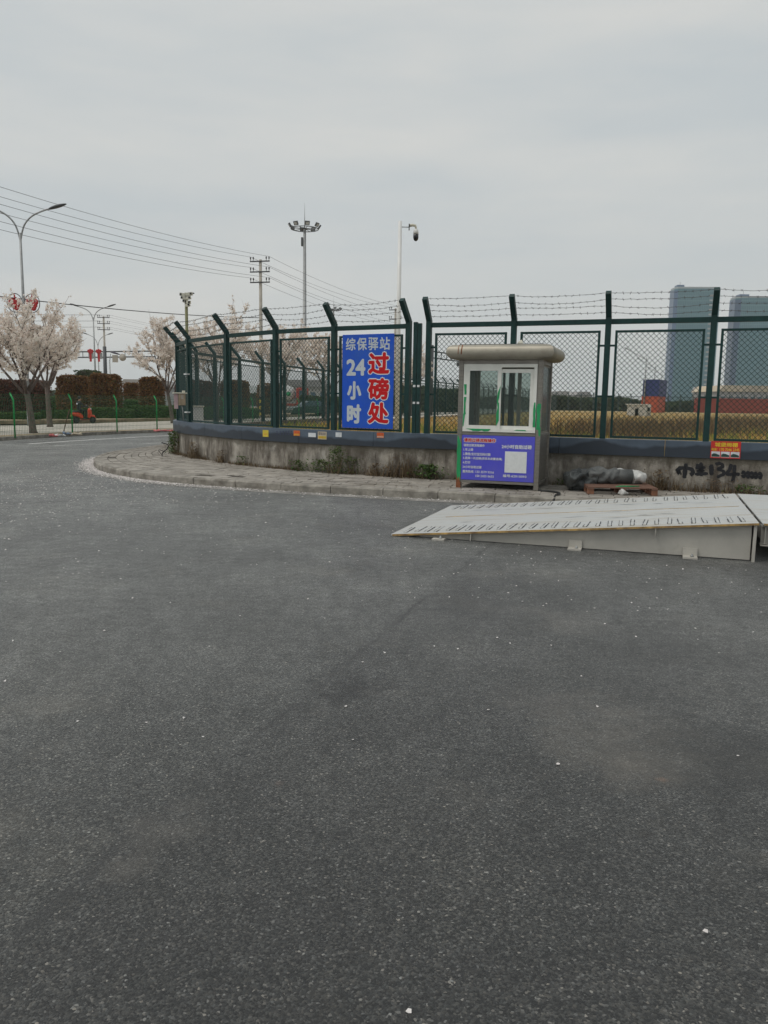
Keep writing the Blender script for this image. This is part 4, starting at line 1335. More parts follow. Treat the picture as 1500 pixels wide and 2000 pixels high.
for x in (1452, 1460.5, 1468.5, 1476, 1484.5):
    stroke([(x - 2.6, 926 + (x - 1452) * .08), (x - .5, 921 + (x - 1452) * .08), (x + 2.8, 926 + (x - 1452) * .08), (x + .5, 932 + (x - 1452) * .08), (x - 2.6, 927 + (x - 1452) * .08)], S * .62, graf, .5)

# ------------------------------------------------------------------ meter boxes on the corner post, cabinet, bent rod
mb = empty('meter_box', (-5.33, 20.80, 1.50), R(-128) + pi / 2 + R(60), 'small tan meter box fixed on the corner fence post', 'meter box')
b = MB(); b.bbox((0, -.06, .11), (.17, .12, .30), .008); b.build('box', M['meter'], mb)
b = MB(); b.bbox((-.05, -.06, .275), (.36, .16, .03), .005); b.build('lid', M['cream'], mb)
b = MB()
for k in range(4): b.box((.0, -.123, .13 + k * .03), (.07, .004, .008))
b.build('label_print', M['paper'], mb)
b = MB(); b.tube([(0, -.06, -.04), (.02, -.05, -.2), (.03, -.04, -.44)], .014, 8); b.build('conduit', M['metal_grey'], mb)
b = MB(); b.box((-.15, -.05, .06), (.10, .015, .38)); b.build('notice', M['pink'], mb, 'pale pink notice sheet')
b = MB(); b.bbox((.05, -.03, .315), (.07, .07, .05), .005); b.build('sensor', M['cream'], mb)
cab = empty('electrical_cabinet', (-5.32, 22.4, FIELD), R(12), 'white metal cabinet standing inside the corner of the fence', 'cabinet')
b = MB(); b.bbox((0, 0, .50), (.36, .3, .98), .008); b.build('body', M['white_paint'], cab)
b = MB(); b.bbox((0, -.01, 1.005), (.42, .36, .03), .005); b.build('roof', M['cream'], cab)
b = MB(); b.box((0, -.152, .5), (.31, .006, .88)); dr_ = b.build('door', M['white_paint'], cab)
b = MB(); b.box((.11, -.16, .52), (.02, .012, .08)); b.build('handle', M['metal_dark'], dr_)
b = MB(); b.tube(catmull([(-5.80, 20.45, .14), (-5.78, 20.47, .30), (-5.62, 20.5, .45), (-5.60, 20.5, .60), (-5.82, 20.5, .68)], 5), .02, 6)
b.tube(catmull([(-5.80, 20.45, .2), (-5.9, 20.4, .36), (-5.86, 20.42, .40), (-5.66, 20.5, .30)], 4), .012, 5)
b.v = [(-5.72 + (x + 5.72) * .72, 20.45 + (y - 20.45) * .72, PAVE + (z - PAVE) * .66) for x, y, z in b.v]
b.build('bent_rod', M['black'], None, 'bent black metal rod leaning at the left end of the wall', 'rod')
for (zz) in (2.27, 1.28):
    bb = MB(); bb.box((-5.23, 20.98, zz), (.108, .112, .035), R(50)); bb.build('white_tape', M['tape'], curved_fence).location = (-curved_fence.location.x, -curved_fence.location.y, 0)

# ------------------------------------------------------------------ weeds at the wall foot
def leaf_clump(n, rx, ry, h, size, seed, spiky=False):
    r = random.Random(seed)
    b = MB(); vs, fs = [], []
    for i in range(n):
        if spiky:
            x, y = r.gauss(0, rx * .35), r.gauss(0, ry * .3)
            a = r.random() * 6.28; le = r.uniform(.1, .6) * h; hh = h * r.uniform(.4, 1)
            w = size * .25
            k = len(vs)
            dx, dy = cos(a + 1.57) * w, sin(a + 1.57) * w
            vs += [Vector((x - dx, y - dy, 0)), Vector((x + dx, y + dy, 0)), Vector((x + cos(a) * le, y + sin(a) * le, hh))]
            fs.append((k, k + 1, k + 2))
        else:
            z = h * r.random() ** .8
            f = 1 - .55 * (z / h)
            x, y = r.gauss(0, rx * .42) * f, r.gauss(0, ry * .42) * f
            M3 = Euler((r.uniform(-.9, .9), r.uniform(-.9, .9), r.random() * 6.28)).to_matrix()
            s = size * r.uniform(.5, 1.2)
            k = len(vs)
            for (u, v) in ((0, -1), (.38, 0), (0, 1), (-.38, 0)):
                vs.append(M3 @ Vector((u * s, v * s, 0)) + Vector((x, y, z + .01)))
            fs.append((k, k + 1, k + 2, k + 3))
    b.add(vs, fs)
    return b
def wallfoot(px, py, off=.12):
    p, al, nn = wall_frame(px, py)
    return Vector((p.x, p.y, PAVE)) + nn * off, atan2(al.y, al.x)
def weed(px, n, rx, ry, h, size, m, label, seed, stems=0):
    p, a = wallfoot(px, 880, ry * .5)
    o = empty('weed', p, a, label, 'plant')
    leaf_clump(n, rx, ry, h, size, seed).build('leaves', M[m], o)
    if stems: leaf_clump(stems, rx, ry, h * 1.1, .03, seed + 50, True).build('stems', M['weeddry'], o)
weed(349, 420, .42, .25, .62, .05, 'weedgreen', 'leafy green weed at the left end of the concrete wall', 21, 30)
weed(386, 120, .45, .2, .42, .035, 'weeddry', 'withered dark weed beside the leafy one at the wall foot', 22, 120)
weed(438, 60, .35, .18, .30, .03, 'weeddry', 'thin dry weed below the second fence post from the corner', 23, 60)
weed(478, 60, .3, .15, .20, .035, 'weedgreen', 'tiny green weed at the wall foot under the yellow sticker', 24, 20)
weed(588, 160, .4, .25, .22, .04, 'weedgreen', 'low green weed under the torn white sticker', 25, 10)
weed(632, 260, .6, .25, .26, .04, 'weedgreen', 'spreading low green weed left of the tall bushy one', 26, 10)
weed(664, 520, .42, .25, .55, .03, 'weedgreen', 'tall bushy yellow green weed below the blue sign', 27, 40)
weed(690, 140, .35, .2, .36, .035, 'weedgreen', 'small green weed right of the tall bushy one', 28, 20)
weed(740, 120, .5, .22, .25, .035, 'weeddry', 'brownish low weed at the wall foot under the sign edge', 29, 80)
weed(785, 60, .6, .22, .5, .03, 'weeddry', 'dry twiggy weed left of the dark green clump', 30, 160)
weed(838, 300, .55, .22, .27, .05, 'greenhedge', 'dark green weed clump at the wall foot left of the booth', 31, 40)
weed(1290, 140, .5, .2, .36, .035, 'weeddry', 'dry brown weeds at the wall foot right of the pallet', 32, 160)
weed(1400, 120, .9, .2, .22, .03, 'weeddry', 'low dry weeds under the black graffiti', 33, 120)
weed(1465, 120, .4, .2, .16, .035, 'weedgreen', 'green weed tuft at the wall foot by the platform', 34, 20)
weed(1105, 90, .3, .2, .12, .03, 'weedgreen', 'tiny green weed between the booth and the tarpaulin', 35, 10)
def fringe(r):
    i = r.randrange(10, int(len(WS) * .62))
    p = WS[i].lerp(WS[i + 1], r.random())
    t_ = (WS[i + 1] - WS[i]).normalized(); q = p + Vector((-t_.y, t_.x, 0)) * abs(r.gauss(.02, .06))
    if sin(q.x * 5.1) + sin(q.x * 2.3 + 1) + r.uniform(-1, 1) < -.2: return None
    return q.x, q.y, PAVE - .01, 1.0
blades(3600, fringe, .02, .12, .006, 9, .8).build('weed_fringe', M['weeddry'], None, 'fringe of short dry grass along the foot of the wall', 'weeds', None, 'stuff')
def fringe2(r):
    i = r.randrange(20, int(len(WS) * .6)); f = r.choice([.08, .16, .25, .36, .45, .55, .8])
    p = KIN[i].lerp(WS[i], 1 - f * r.random()) if r.random() < .6 else KIN[i].lerp(WS[i], round(r.random() * NROW) / NROW)
    if sin(p.x * 3.1) + sin(p.y * 2.3 + p.x) + r.uniform(-1, 1) < .9: return None
    return p.x + r.gauss(0, .05), p.y + r.gauss(0, .02), PAVE - .01, .7
blades(2600, fringe2, .02, .07, .006, 12, .9).build('joint_moss', M['weeddry'], None, 'dry tufts growing in the paving joints', 'weeds', None, 'stuff')

# fallen petals on the asphalt, thick along the gutter
r = random.Random(8)
b = MB(); vs, fs = [], []
def petal(x, y, z, s):
    """a curled petal: two leaves folded up along a middle line"""
    a = r.random() * 6.28
    k = len(vs)
    ux, uy = cos(a), sin(a)
    h1, h2 = s * r.uniform(.15, 1.0), s * r.uniform(.15, 1.0)
    for (u, v, h) in ((-1, 0, .1 * s), (1, 0, .25 * s), (.5, .8, h1), (-.6, .7, h1 * .8), (.5, -.8, h2), (-.6, -.7, h2 * .8)):
        vs.append((x + (ux * u - uy * v) * s, y + (uy * u + ux * v) * s, z + h))
    fs.append((k, k + 1, k + 2, k + 3)); fs.append((k + 1, k, k + 5, k + 4))
KG = [p for p in KC if p.y < 24]
for i in range(3600):
    j = r.randrange(len(KG) - 1)
    p = KG[j].lerp(KG[j + 1], r.random())
    bias = .25 + .75 * min(1, max(0, (-p.x) / 5))
    if r.random() > bias: continue
    t_ = (KG[j + 1] - KG[j]).normalized()
    q = p + Vector((-t_.y, t_.x, 0)) * min(1.4, abs(r.gauss(0.03, .13)))
    petal(q.x, q.y, .008, r.uniform(.007, .014))
KT = [p for p in KG if p.x < -2.2]
for i in range(5200):
    j = int(r.betavariate(2.2, 1.6) * (len(KT) - 1))
    p = KT[j].lerp(KT[min(j + 1, len(KT) - 1)], r.random())
    t_ = (KT[min(j + 1, len(KT) - 1)] - KT[max(j - 1, 0)]).normalized()
    q = p + Vector((-t_.y, t_.x, 0)) * (.02 + abs(r.gauss(0, .16)))
    petal(q.x, q.y, .009, r.uniform(.009, .016))
for i in range(2500):
    x, y = r.gauss(-6.5, 2.6), r.gauss(14.5, 2.6)
    if y < 6: continue
    petal(x, y, .002, r.uniform(.009, .015))
for i in range(560):
    x, y = r.uniform(-7, 5), 3.5 + 11 * r.random() ** .7
    petal(x, y, .002, r.uniform(.005, .009) + min(y, 14) * .00025)
for i in range(110):
    x, y = r.gauss(1.8, 1.3), r.gauss(7.4, 1.2)
    petal(x, y, .002, r.uniform(.005, .009) + min(y, 14) * .00025)
for i in range(900):
    x, y = r.uniform(-14, -7), r.uniform(18, 32)
    petal(x, y, .002, r.uniform(.008, .013))
for (px, py, s) in ((798, 1980, .009), (1377, 1823, .009), (1090, 1494, .010), (1167, 1382, .009), (954, 1388, .009)):
    g = ground(px, py); petal(g.x, g.y, .004, s)
b.add(vs, fs); b.build('fallen_petals', M['petal'], None, 'white cherry petals scattered on the asphalt and along the gutter', 'petals', None, 'stuff')

# ================================================================== ACROSS THE SIDE ROAD
# ------------------------------------------------------------------ cherry trees
def cherry(base, height, spread, seed, label, lean=(0, 0), fork=1.9, nbl=9000, bsize=.045, tr=.16, group='flowering cherry trees', limbs=6):
    r = random.Random(seed)
    root = empty('cherry_tree', base, 0, label, 'tree', group)
    tb = MB()
    twigs = []
    top = Vector((lean[0], lean[1], fork))
    tb.tube([Vector((0, 0, -.05)), Vector((lean[0] * .1, lean[1] * .1, .12)), Vector((lean[0] * .45, lean[1] * .4, fork * .5)), top], [tr * 1.25, tr, tr * .82, tr * .74], 9)
    def grow(p, d, L, rad, lev):
        n = 4
        pts = [p]; q = p.copy(); dd = d.copy()
        for k in range(n):
            dd = (dd + Vector((r.gauss(0, .10), r.gauss(0, .10), r.gauss(.03, .07)))).normalized()
            q = q + dd * (L / n)
            pts.append(q.copy())
        tb.tube(pts, [rad * (1 - .55 * k / n) for k in range(n + 1)], 6 if lev < 2 else 4)
        if lev >= 1:
            for a, c in zip(pts, pts[1:]): twigs.append((a, c, lev))
        if lev < 3:
            m = r.randint(3, 4) if lev < 2 else r.randint(3, 4)
            for j in range(m):
                t_ = r.uniform(.35, 1.0)
                k = min(n - 1, int(t_ * n)); s = pts[k].lerp(pts[k + 1], t_ * n - k)
                ax = Vector((r.gauss(0, 1), r.gauss(0, 1), r.gauss(.25, .5))).normalized()
                nd = (dd * .9 + ax * .75)
                nd.z = max(nd.z, -.05); nd.normalize()
                grow(s, nd, L * r.uniform(.5, .75), rad * .5, lev + 1)
    for k in range(limbs):
        a = 2 * pi * (k + r.uniform(-.3, .3)) / limbs
        tilt = r.uniform(.35, .8)
        d = Vector((cos(a) * tilt * spread, sin(a) * tilt * spread, 1)).normalized()
        grow(top - Vector((0, 0, r.uniform(0, .25))), d, (height - fork) * r.uniform(.55, .72), tr * .45, 0)
    tb.build('trunk', M['bark'], root)
    bl = MB(); vs, fs = [], []
    W = [(c - a).length for a, c, l_ in twigs]
    pick = r.choices(range(len(twigs)), weights=W, k=nbl // 8)
    pts_ = []
    for i in pick:                       # blossoms sit in bunches along the twigs
        a, c, l_ = twigs[i]
        o_ = a.lerp(c, r.random()) + Vector((r.gauss(0, .03), r.gauss(0, .03), r.gauss(0, .03)))
        pts_ += [o_ + Vector((r.gauss(0, .05), r.gauss(0, .05), r.gauss(0, .045))) for _ in range(8)]
    for p in pts_:
        M3 = Euler((r.random() * 6.28, r.random() * 6.28, r.random() * 6.28)).to_matrix()
        s = bsize * r.uniform(.55, 1.25)
        k = len(vs)
        for (u, v) in ((-1, -.6), (.2, -1), (1, .1), (.3, 1), (-.8, .7)):
            vs.append(M3 @ Vector((u * s, v * s, r.uniform(-.3, .3) * s)) + p)
        fs.append((k, k + 1, k + 2, k + 3, k + 4))
    bl.add(vs, fs); bl.build('crown', M['blossom'], root)
    return root
cherry((-14.55, 32.75, .12), 5.0, 1.25, 3, 'largest white cherry tree, leftmost, trunk leaning behind the green wire fence', (-.25, .1), 1.75, 17000, .036, .15)
cherry((-16.75, 39.6, .12), 4.9, 1.2, 14, 'white cherry tree with the slimmer trunk right of the largest one', (-.12, .1), 2.0, 15000, .038, .14)
cherry((-12.9, 48.2, .12), 5.9, .85, 25, 'white cherry tree just left of the fence corner', (-.3, 0), 1.9, 12000, .042, .13)
cherry((-9.9, 46.5, .12), 6.1, 1.0, 31, 'white cherry tree seen through the fence beside the olive camera pole', (.1, 0), 1.8, 10000, .045, .13)
cherry((-7.2, 53, .12), 6.2, 1.0, 42, 'white cherry tree seen through the mesh below the utility pole', (.1, 0), 1.9, 9000, .05, .13)
cherry((-4.5, 61, .12), 6.4, 1.0, 53, 'white cherry tree seen through the mesh left of the blue sign', (0, 0), 1.9, 8000, .062, .13)
cherry((-19.2, 31.0, .12), 6.0, .9, 64, 'white cherry tree cut by the left edge of the picture', (.1, 0), 1.8, 10000, .038, .14)
cherry((2.6, 82, .12), 6.4, 1.0, 66, 'far white cherry tree glimpsed between the green posts', (0, 0), 1.9, 5000, .07, .13)

# ------------------------------------------------------------------ clipped hedges
def hedge(px0, px1, ytop, Y, depth, m, label, n=4500, leaf=.085, zb=.26, name='hedge', group=None, rnd=.25, seed=1):
    r = random.Random(seed)
    x0, x1 = xat(px0, 790, Y), xat(px1, 790, Y)
    w = x1 - x0
    h = zat((px0 + px1) / 2, ytop, Y) - zb
    root = empty(name, ((x0 + x1) / 2, Y + depth / 2, zb), R(4), label, 'hedge', group)
    b = MB(); b.bbox((0, 0, h / 2 - .05), (w - .22, depth - .22, h - .14), min(w, h) * .12); b.build('twigs', M['hedgecore'], root)  # solid box inside the leaves; its dark colour stands for shade
    vs, fs = [], []
    for i in range(n):
        f = r.random()
        if f < .5: p = Vector((r.uniform(-w / 2, w / 2), -depth / 2, h * r.random() ** .9))
        elif f < .72: p = Vector((r.uniform(-w / 2, w / 2), r.uniform(-depth / 2, depth / 2), h))
        elif f < .86: p = Vector((w / 2, r.uniform(-depth / 2, depth / 2), h * r.random()))
        else: p = Vector((-w / 2, r.uniform(-depth / 2, depth / 2), h * r.random()))
        # round off corners and let the outline wander
        q = p - Vector((0, 0, h / 2))
        ex, ez = abs(q.x) / (w / 2), abs(q.z) / (h / 2)
        if ex > 1 - rnd and q.z > 0 and ez > 1 - rnd * .6:
            p.x *= .95; p.z -= h * .03
        wob = .05 * sin(p.x * 3.3 + seed) + .05 * sin(p.z * 2.9 + p.x * 1.7 + seed * 2)
        nrm = Vector((p.x / w, p.y / depth, (p.z - h / 2) / h)).normalized()
        p = p + nrm * (wob * .6 + r.gauss(-.02, .045))
        M3 = Euler((r.random() * 6.28, r.random() * 6.28, r.random() * 6.28)).to_matrix()
        s = leaf * r.uniform(.5, 1.2)
        k = len(vs)
        for (u, v) in ((0, -1), (.5, 0), (0, 1), (-.5, 0)):
            vs.append(M3 @ Vector((u * s, v * s, 0)) + p)
        fs.append((k, k + 1, k + 2, k + 3))
    b = MB(); b.add(vs, fs); b.build('leaves', M[m], root)
    return root
G1 = 'clipped red brown hedges'
hedge(-70, 70, 742, 48.5, 2.4, 'darkhedge', 'wide maroon clipped hedge behind the leftmost cherry trees', 9000, .08, group=G1, seed=2)
hedge(110, 172, 735, 57, 1.0, 'redhedge', 'red brown clipped hedge left of the square one, behind the scooter rider', 6500, .085, group=G1, seed=3)
hedge(179, 231, 731, 53.5, .9, 'redhedge', 'tall square red brown hedge right of the scooter rider', 6500, .085, group=G1, seed=4)
hedge(242, 268, 748, 62, .8, 'redhedge', 'small red brown hedge set back in the gap between two tall ones', 3000, .09, group=G1, seed=5)
hedge(272, 316, 738, 54.5, .9, 'redhedge', 'red brown clipped hedge beside the fence corner', 5500, .085, group=G1, seed=6)
hedge(342, 420, 745, 57, 1.0, 'darkhedge', 'dark clipped hedge seen through the fence behind the white cabinet', 5000, .09, group=G1, seed=7)
hedge(430, 484, 744, 58, 1.0, 'redhedge', 'clipped hedge seen through the mesh left of the striped utility pole', 5000, .09, group=G1, seed=8)
hedge(500, 545, 750, 72, 2.0, 'redhedge', 'far clipped hedge seen through the mesh behind the striped utility pole', 3000, .09, group=G1, seed=9)
G2 = 'low green hedges'
hedge(-70, 60, 806, 46.5, 1.2, 'greenhedge', 'low green hedge in front of the wide maroon hedge', 5000, .075, group=G2, seed=11)
hedge(60, 160, 803, 49.0, 1.4, 'greenhedge', 'low green hedge between the cherry trunks and the scooter', 5000, .075, group=G2, seed=12)
hedge(160, 250, 798, 52.0, 1.4, 'greenhedge', 'low green hedge right behind the scooter', 4500, .075, group=G2, seed=13)
hedge(250, 345, 793, 53.6, 1.4, 'greenhedge', 'low green hedge running up to the fence corner', 4500, .075, group=G2, seed=14)
hedge(345, 500, 796, 56.0, 1.2, 'greenhedge', 'low green hedge seen through the curved fence', 5500, .08, group=G2, seed=15)
hedge(240, 280, 782, 58, 1.5, 'greenhedge', 'green shrub filling the gap before the set back hedge', 2200, .085, group=G2, seed=16)
hedge(70, 110, 775, 60, 2, 'greenhedge', 'dark green shrub seen between the two cherry trunks', 2200, .085, group=G2, seed=17)
hedge(145, 185, 722, 78, 3, 'far_green', 'pale green bush peeking above the hedges below the street lamps', 2600, .10, name='bush', rnd=.6, seed=18)
# pale notice panel between the cherry trunks
p = at(80, 770, 55)
b = MB(); b.prism([(-.17, 0), (.17, 0), (.17, .62), (-.13, 1.05), (-.17, .98)], (0, 0, 0), (1, 0, 0), (0, 0, 1), (0, 1, 0), .04)
o = b.build('panel', M['white_paint'], None); o.location = (p.x, p.y, zat(80, 770, 55))
pn_root = empty('notice_panel', (p.x, p.y, .26), 0, 'pale blank panel standing among the hedges behind the cherry trunks', 'panel')
o.parent = pn_root; o.location = (0, 0, zat(80, 770, 55) - .26)
b = MB(); b.box((0, .02, (zat(80, 770, 55) - .26) / 2), (.06, .03, zat(80, 770, 55) - .262)); b.build('stake', M['metal_grey'], pn_root)

# ------------------------------------------------------------------ green wire fence
GP = [(-14.3, 25.6), (-13.5, 28.85), (-12.8, 32.4), (-11.85, 35.0), (-10.8, 37.5), (-9.85, 40.2), (-8.75, 43.0), (-7.65, 45.8), (-6.6, 48.6), (-5.6, 51.4), (-4.6, 54.2)]
gf = empty('wire_fence', (GP[0][0], GP[0][1], .12), 0, 'bright green welded wire fence with bent post tops across the side road', 'fence')
O = Vector((GP[0][0], GP[0][1], 0))
for i, (x, y) in enumerate(GP):
    p = Vector((x, y, 0)) - O
    b = MB(); b.tube([p, p + Vector((0, 0, 1.36)), p + Vector((-.10, .0, 1.60))], .03, 8)
    ps = b.build('post', M['green_post'], gf)
    b = MB(); b.lathe([(.034, 0), (.034, .03)], p + Vector((-.10, 0, 1.60)), 8); b.build('cap', M['green_post'], ps)
    if i:
        q = Vector((GP[i - 1][0], GP[i - 1][1], 0)) - O
        b = MB()
        L = (p - q).length
        n = int(L / .09)
        for k in range(1, n):
            s = q.lerp(p, k / n)
            b.tube([s + Vector((0, 0, .08)), s + Vector((0, 0, 1.34)), s + Vector((-.10, 0, 1.58))], .0045, 3, cap=False, smooth=False)
        for z in [.08 + .18 * k for k in range(8)] + [1.46, 1.58]:
            ox = Vector((-.10 * max(0, (z - 1.34)) / .24, 0, z))
            b.tube([q + ox, p + ox], .005, 3, cap=False, smooth=False)
        b.build('wire_panel', M['green_wire'], gf, None, None, None, 'stuff')

# wooden stake and litter at its foot
b = MB(); b.tube([(-13.42, 33.0, .12), (-13.33, 33.1, .6), (-13.20, 33.2, 1.12)], .02, 6)
b.build('wooden_stake', M['wood'], None, 'thin wooden stake leaning against the second green fence post', 'stake')
def rag(name, px, py, m, label, L, seed, n=7):
    g = ground(px, py, .13)
    root = empty(name, (g.x, g.y, .13), random.Random(seed).uniform(-.3, .6), label, 'litter')
    pts = [(L * (k / (n - 1) - .5), .06 * sin(k * 2.1 + seed), .045) for k in range(n)]
    lumpy(pts, [.02 + .05 * abs(sin(k * 1.3 + seed)) for k in range(n)], 16, seed, .7, .003, 3).build('crumpled_sheet', M[m], root)
rag('litter', 104, 853, 'litter_red', 'crumpled red and pink litter at the foot of the green fence', .3, 3)
rag('litter', 118, 853, 'plastic', 'crumpled white litter between the red and the blue scraps', .4, 4)
rag('litter', 135, 849, 'litter_blue', 'pale blue plastic scrap beside the green fence post', .4, 5)
rag('litter', 149, 850, 'cardboard', 'cream coloured bag right of the blue scrap', .35, 6, 5)
rag('litter', 322, 843, 'litter_red', 'flat red sheet lying by the road left of the wall corner', 1.0, 7)

# ------------------------------------------------------------------ scooter and rider
sg = ground(168, 827, .125)
SA = R(52)
scoot = empty('electric_scooter', (sg.x - .1, sg.y, .125), SA, 'orange electric scooter ridden along the path behind the green fence', 'scooter')
def wheel(parent, x):
    b = MB()
    ring = [(x + cos(a) * .185, 0, .225 + sin(a) * .185) for a in [2 * pi * k / 20 for k in range(21)]]
    b.tube(ring, .045, 8, cap=False)
    w = b.build('wheel', M['tyre'], parent)
    b = MB(); Mx = Matrix.Rotation(pi / 2, 4, 'X')
    b.lathe([(.04, -.05), (.05, -.02), (.15, -.012), (.15, .012), (.05, .02), (.04, .05)], (x, 0, .225), 14, 0, Mx)
    b.build('rim', M['metal_dark'], w)
wheel(scoot, -.55); wheel(scoot, .62)
def blob(pts, rad, n=12, sy=1.0):
    b = MB(); b.tube(pts, rad, n)
    b.v = [(x, y * sy, z) for x, y, z in b.v]
    return b
blob([(-.86, 0, .60), (-.78, 0, .62), (-.5, 0, .60), (-.28, 0, .52), (-.16, 0, .40), (-.10, 0, .34)], [.04, .11, .15, .15, .12, .06], 14, 1.05).build('rear_fairing', M['orange'], scoot)
blob([(-.82, 0, .74), (-.7, 0, .77), (-.4, 0, .76), (-.2, 0, .74), (-.12, 0, .72)], [.03, .06, .07, .065, .03], 12, 1.9).build('seat', M['black'], scoot)
b = MB(); b.bbox((.06, 0, .30), (.52, .28, .08), .02); b.build('floorboard', M['black'], scoot)
b = MB(); b.bbox((.06, 0, .255), (.60, .22, .03), .01); b.build('under_rail', M['orange'], scoot)
blob([(.28, 0, .30), (.36, 0, .45), (.42, 0, .65), (.40, 0, .86), (.39, 0, .98)], [.06, .09, .11, .10, .05], 12, 1.5).build('front_shield', M['orange'], scoot)
b = MB(); b.tube([(.40, 0, .95), (.50, 0, .60), (.62, 0, .225)], .028, 8); b.build('fork', M['metal_dark'], scoot)
blob([(.42, 0, .50), (.55, 0, .50), (.70, 0, .47), (.83, 0, .36)], [.05, .07, .075, .03], 10).build('front_mudguard', M['orange'], scoot)
b = MB(); b.tube([(.26, .33, 1.03), (.34, .18, 1.05), (.38, 0, 1.02), (.34, -.18, 1.05), (.26, -.33, 1.03)], .016, 8)
hb = b.build('handlebar', M['black'], scoot)
for s in (1, -1):
    b = MB(); b.tube([(.33, s * .22, 1.05), (.36, s * .27, 1.16)], .006, 5); b.lathe([(.01, 0), (.05, .01), (.05, .03), (.02, .04)], (.36, s * .28, 1.16), 10); b.build('mirror', M['metal_grey'], hb)
b = MB(); b.lathe([(.02, 0), (.06, .01), (.06, .05), (.02, .06)], (.47, 0, .93), 12, 0, Matrix.Rotation(pi / 2, 4, 'Y')); b.build('headlight', M['lamp_glass'], scoot)
b = MB(); b.box((-.87, 0, .50), (.01, .18, .12)); b.build('number_plate', M['yellow'], scoot)
b = MB(); b.box((-.885, 0, .62), (.02, .12, .05)); b.build('tail_light', M['red_st'], scoot)

def skin_figure(name, verts, edges, rads, parent, mats, facemat=None):
    me = bpy.data.meshes.new('tmp'); me.from_pydata(verts, edges, [])
    o = bpy.data.objects.new('tmp', me); COL.objects.link(o)
    o.modifiers.new('s', 'SKIN')
    o.modifiers.new('d', 'SUBSURF').levels = 2
    sv = me.skin_vertices[0].data
    for i, q in enumerate(rads):
        sv[i].radius = (q, q) if not isinstance(q, tuple) else q
        sv[i].use_root = (i == 0)
    bpy.context.view_layer.update()
    out = bpy.data.meshes.new_from_object(o.evaluated_get(bpy.context.evaluated_depsgraph_get()))
    bpy.data.objects.remove(o); out.name = name
    out.materials.clear()
    for m in mats: out.materials.append(m)
    for p in out.polygons:
        p.use_smooth = True
        if facemat: p.material_index = facemat(p.center)
    return link(name, out, parent)
rider = empty('person', (sg.x - .1, sg.y, .125), SA, 'person in black jacket and trousers riding the orange scooter', 'person')
V = [(-.38, 0, .88), (-.36, 0, 1.05), (-.33, 0, 1.22), (-.31, 0, 1.36), (-.29, 0, 1.45), (-.27, 0, 1.52), (-.255, 0, 1.60), (-.26, 0, 1.68)]
Ed = [(0, 1), (1, 2), (2, 3), (3, 4), (4, 5), (5, 6), (6, 7)]
Rd = [(.15, .13), (.14, .12), (.17, .12), (.15, .10), .055, .075, .095, .07]
def chain(start, pts):
    prev = start
    for p, q in pts:
        V.append(p); Rd.append(q); Ed.append((prev, len(V) - 1)); prev = len(V) - 1
    return prev
for s in (1, -1):
    chain(0, [((-.30, s * .11, .86), .09), ((.02, s * .15, .85), .075), ((.08, s * .15, .80), .07), ((.06, s * .14, .50), .052), ((.05, s * .13, .40), .042), ((.10, s * .13, .365), .04), ((.22, s * .135, .355), .03)])
    hnd = chain(3, [((-.31, s * .19, 1.35), .07), ((-.20, s * .25, 1.18), .052), ((-.12, s * .27, 1.10), .048), ((.10, s * .28, 1.06), .038), ((.20, s * .28, 1.055), .03), ((.26, s * .28, 1.055), .03)])
    for k, (dy, ln) in enumerate(((-.03, .9), (-.01, 1.0), (.01, .95), (.03, .8))):
        chain(hnd, [((.30, s * (.28 + dy), 1.065), .011), ((.315 + .01 * ln, s * (.28 + dy), 1.05), .010), ((.30, s * (.28 + dy), 1.025), .009)])
    chain(hnd - 1, [((.22, s * .24, 1.05), .012), ((.27, s * .225, 1.03), .010)])
def fm(c):
    if c.z > 1.46: return 1
    if c.x > .17 and c.z > .95: return 1
    return 0
skin_figure('body', V, Ed, Rd, rider, [M['cloth'], M['skin']], fm)
b = MB()
b.lathe([(.085, -.02), (.108, .03), (.112, .08), (.095, .13), (.06, .165), (.01, .175)], (-.275, 0, 1.585), 14); b.build('hair', M['black'], rider)
b = MB(); b.bbox((-.475, 0, 1.27), (.012, .17, .09), .003); b.build('jacket_print', M['paper'], rider)
b = MB(); b.lathe([(.012, 0), (.018, .02), (.006, .045)], (-.165, 0, 1.575), 8); b.build('nose', M['skin'], rider)
for s in (1, -1):
    b = MB(); b.lathe([(.004, -.004), (.010, 0), (.004, .004)], (-.166, s * .035, 1.615), 8, 0, Matrix.Rotation(pi / 2, 4, 'Y')); b.build('eye', M['lens'], rider)
    b = MB(); b.bbox((-.26, s * .098, 1.595), (.035, .015, .055), .006); b.build('ear', M['skin'], rider)
b = MB(); b.bbox((-.168, 0, 1.555), (.008, .05, .008), .002); b.build('mouth', M['red_st'], rider)

scoot.scale = (.88, .88, .88); rider.scale = (.88, .88, .88)

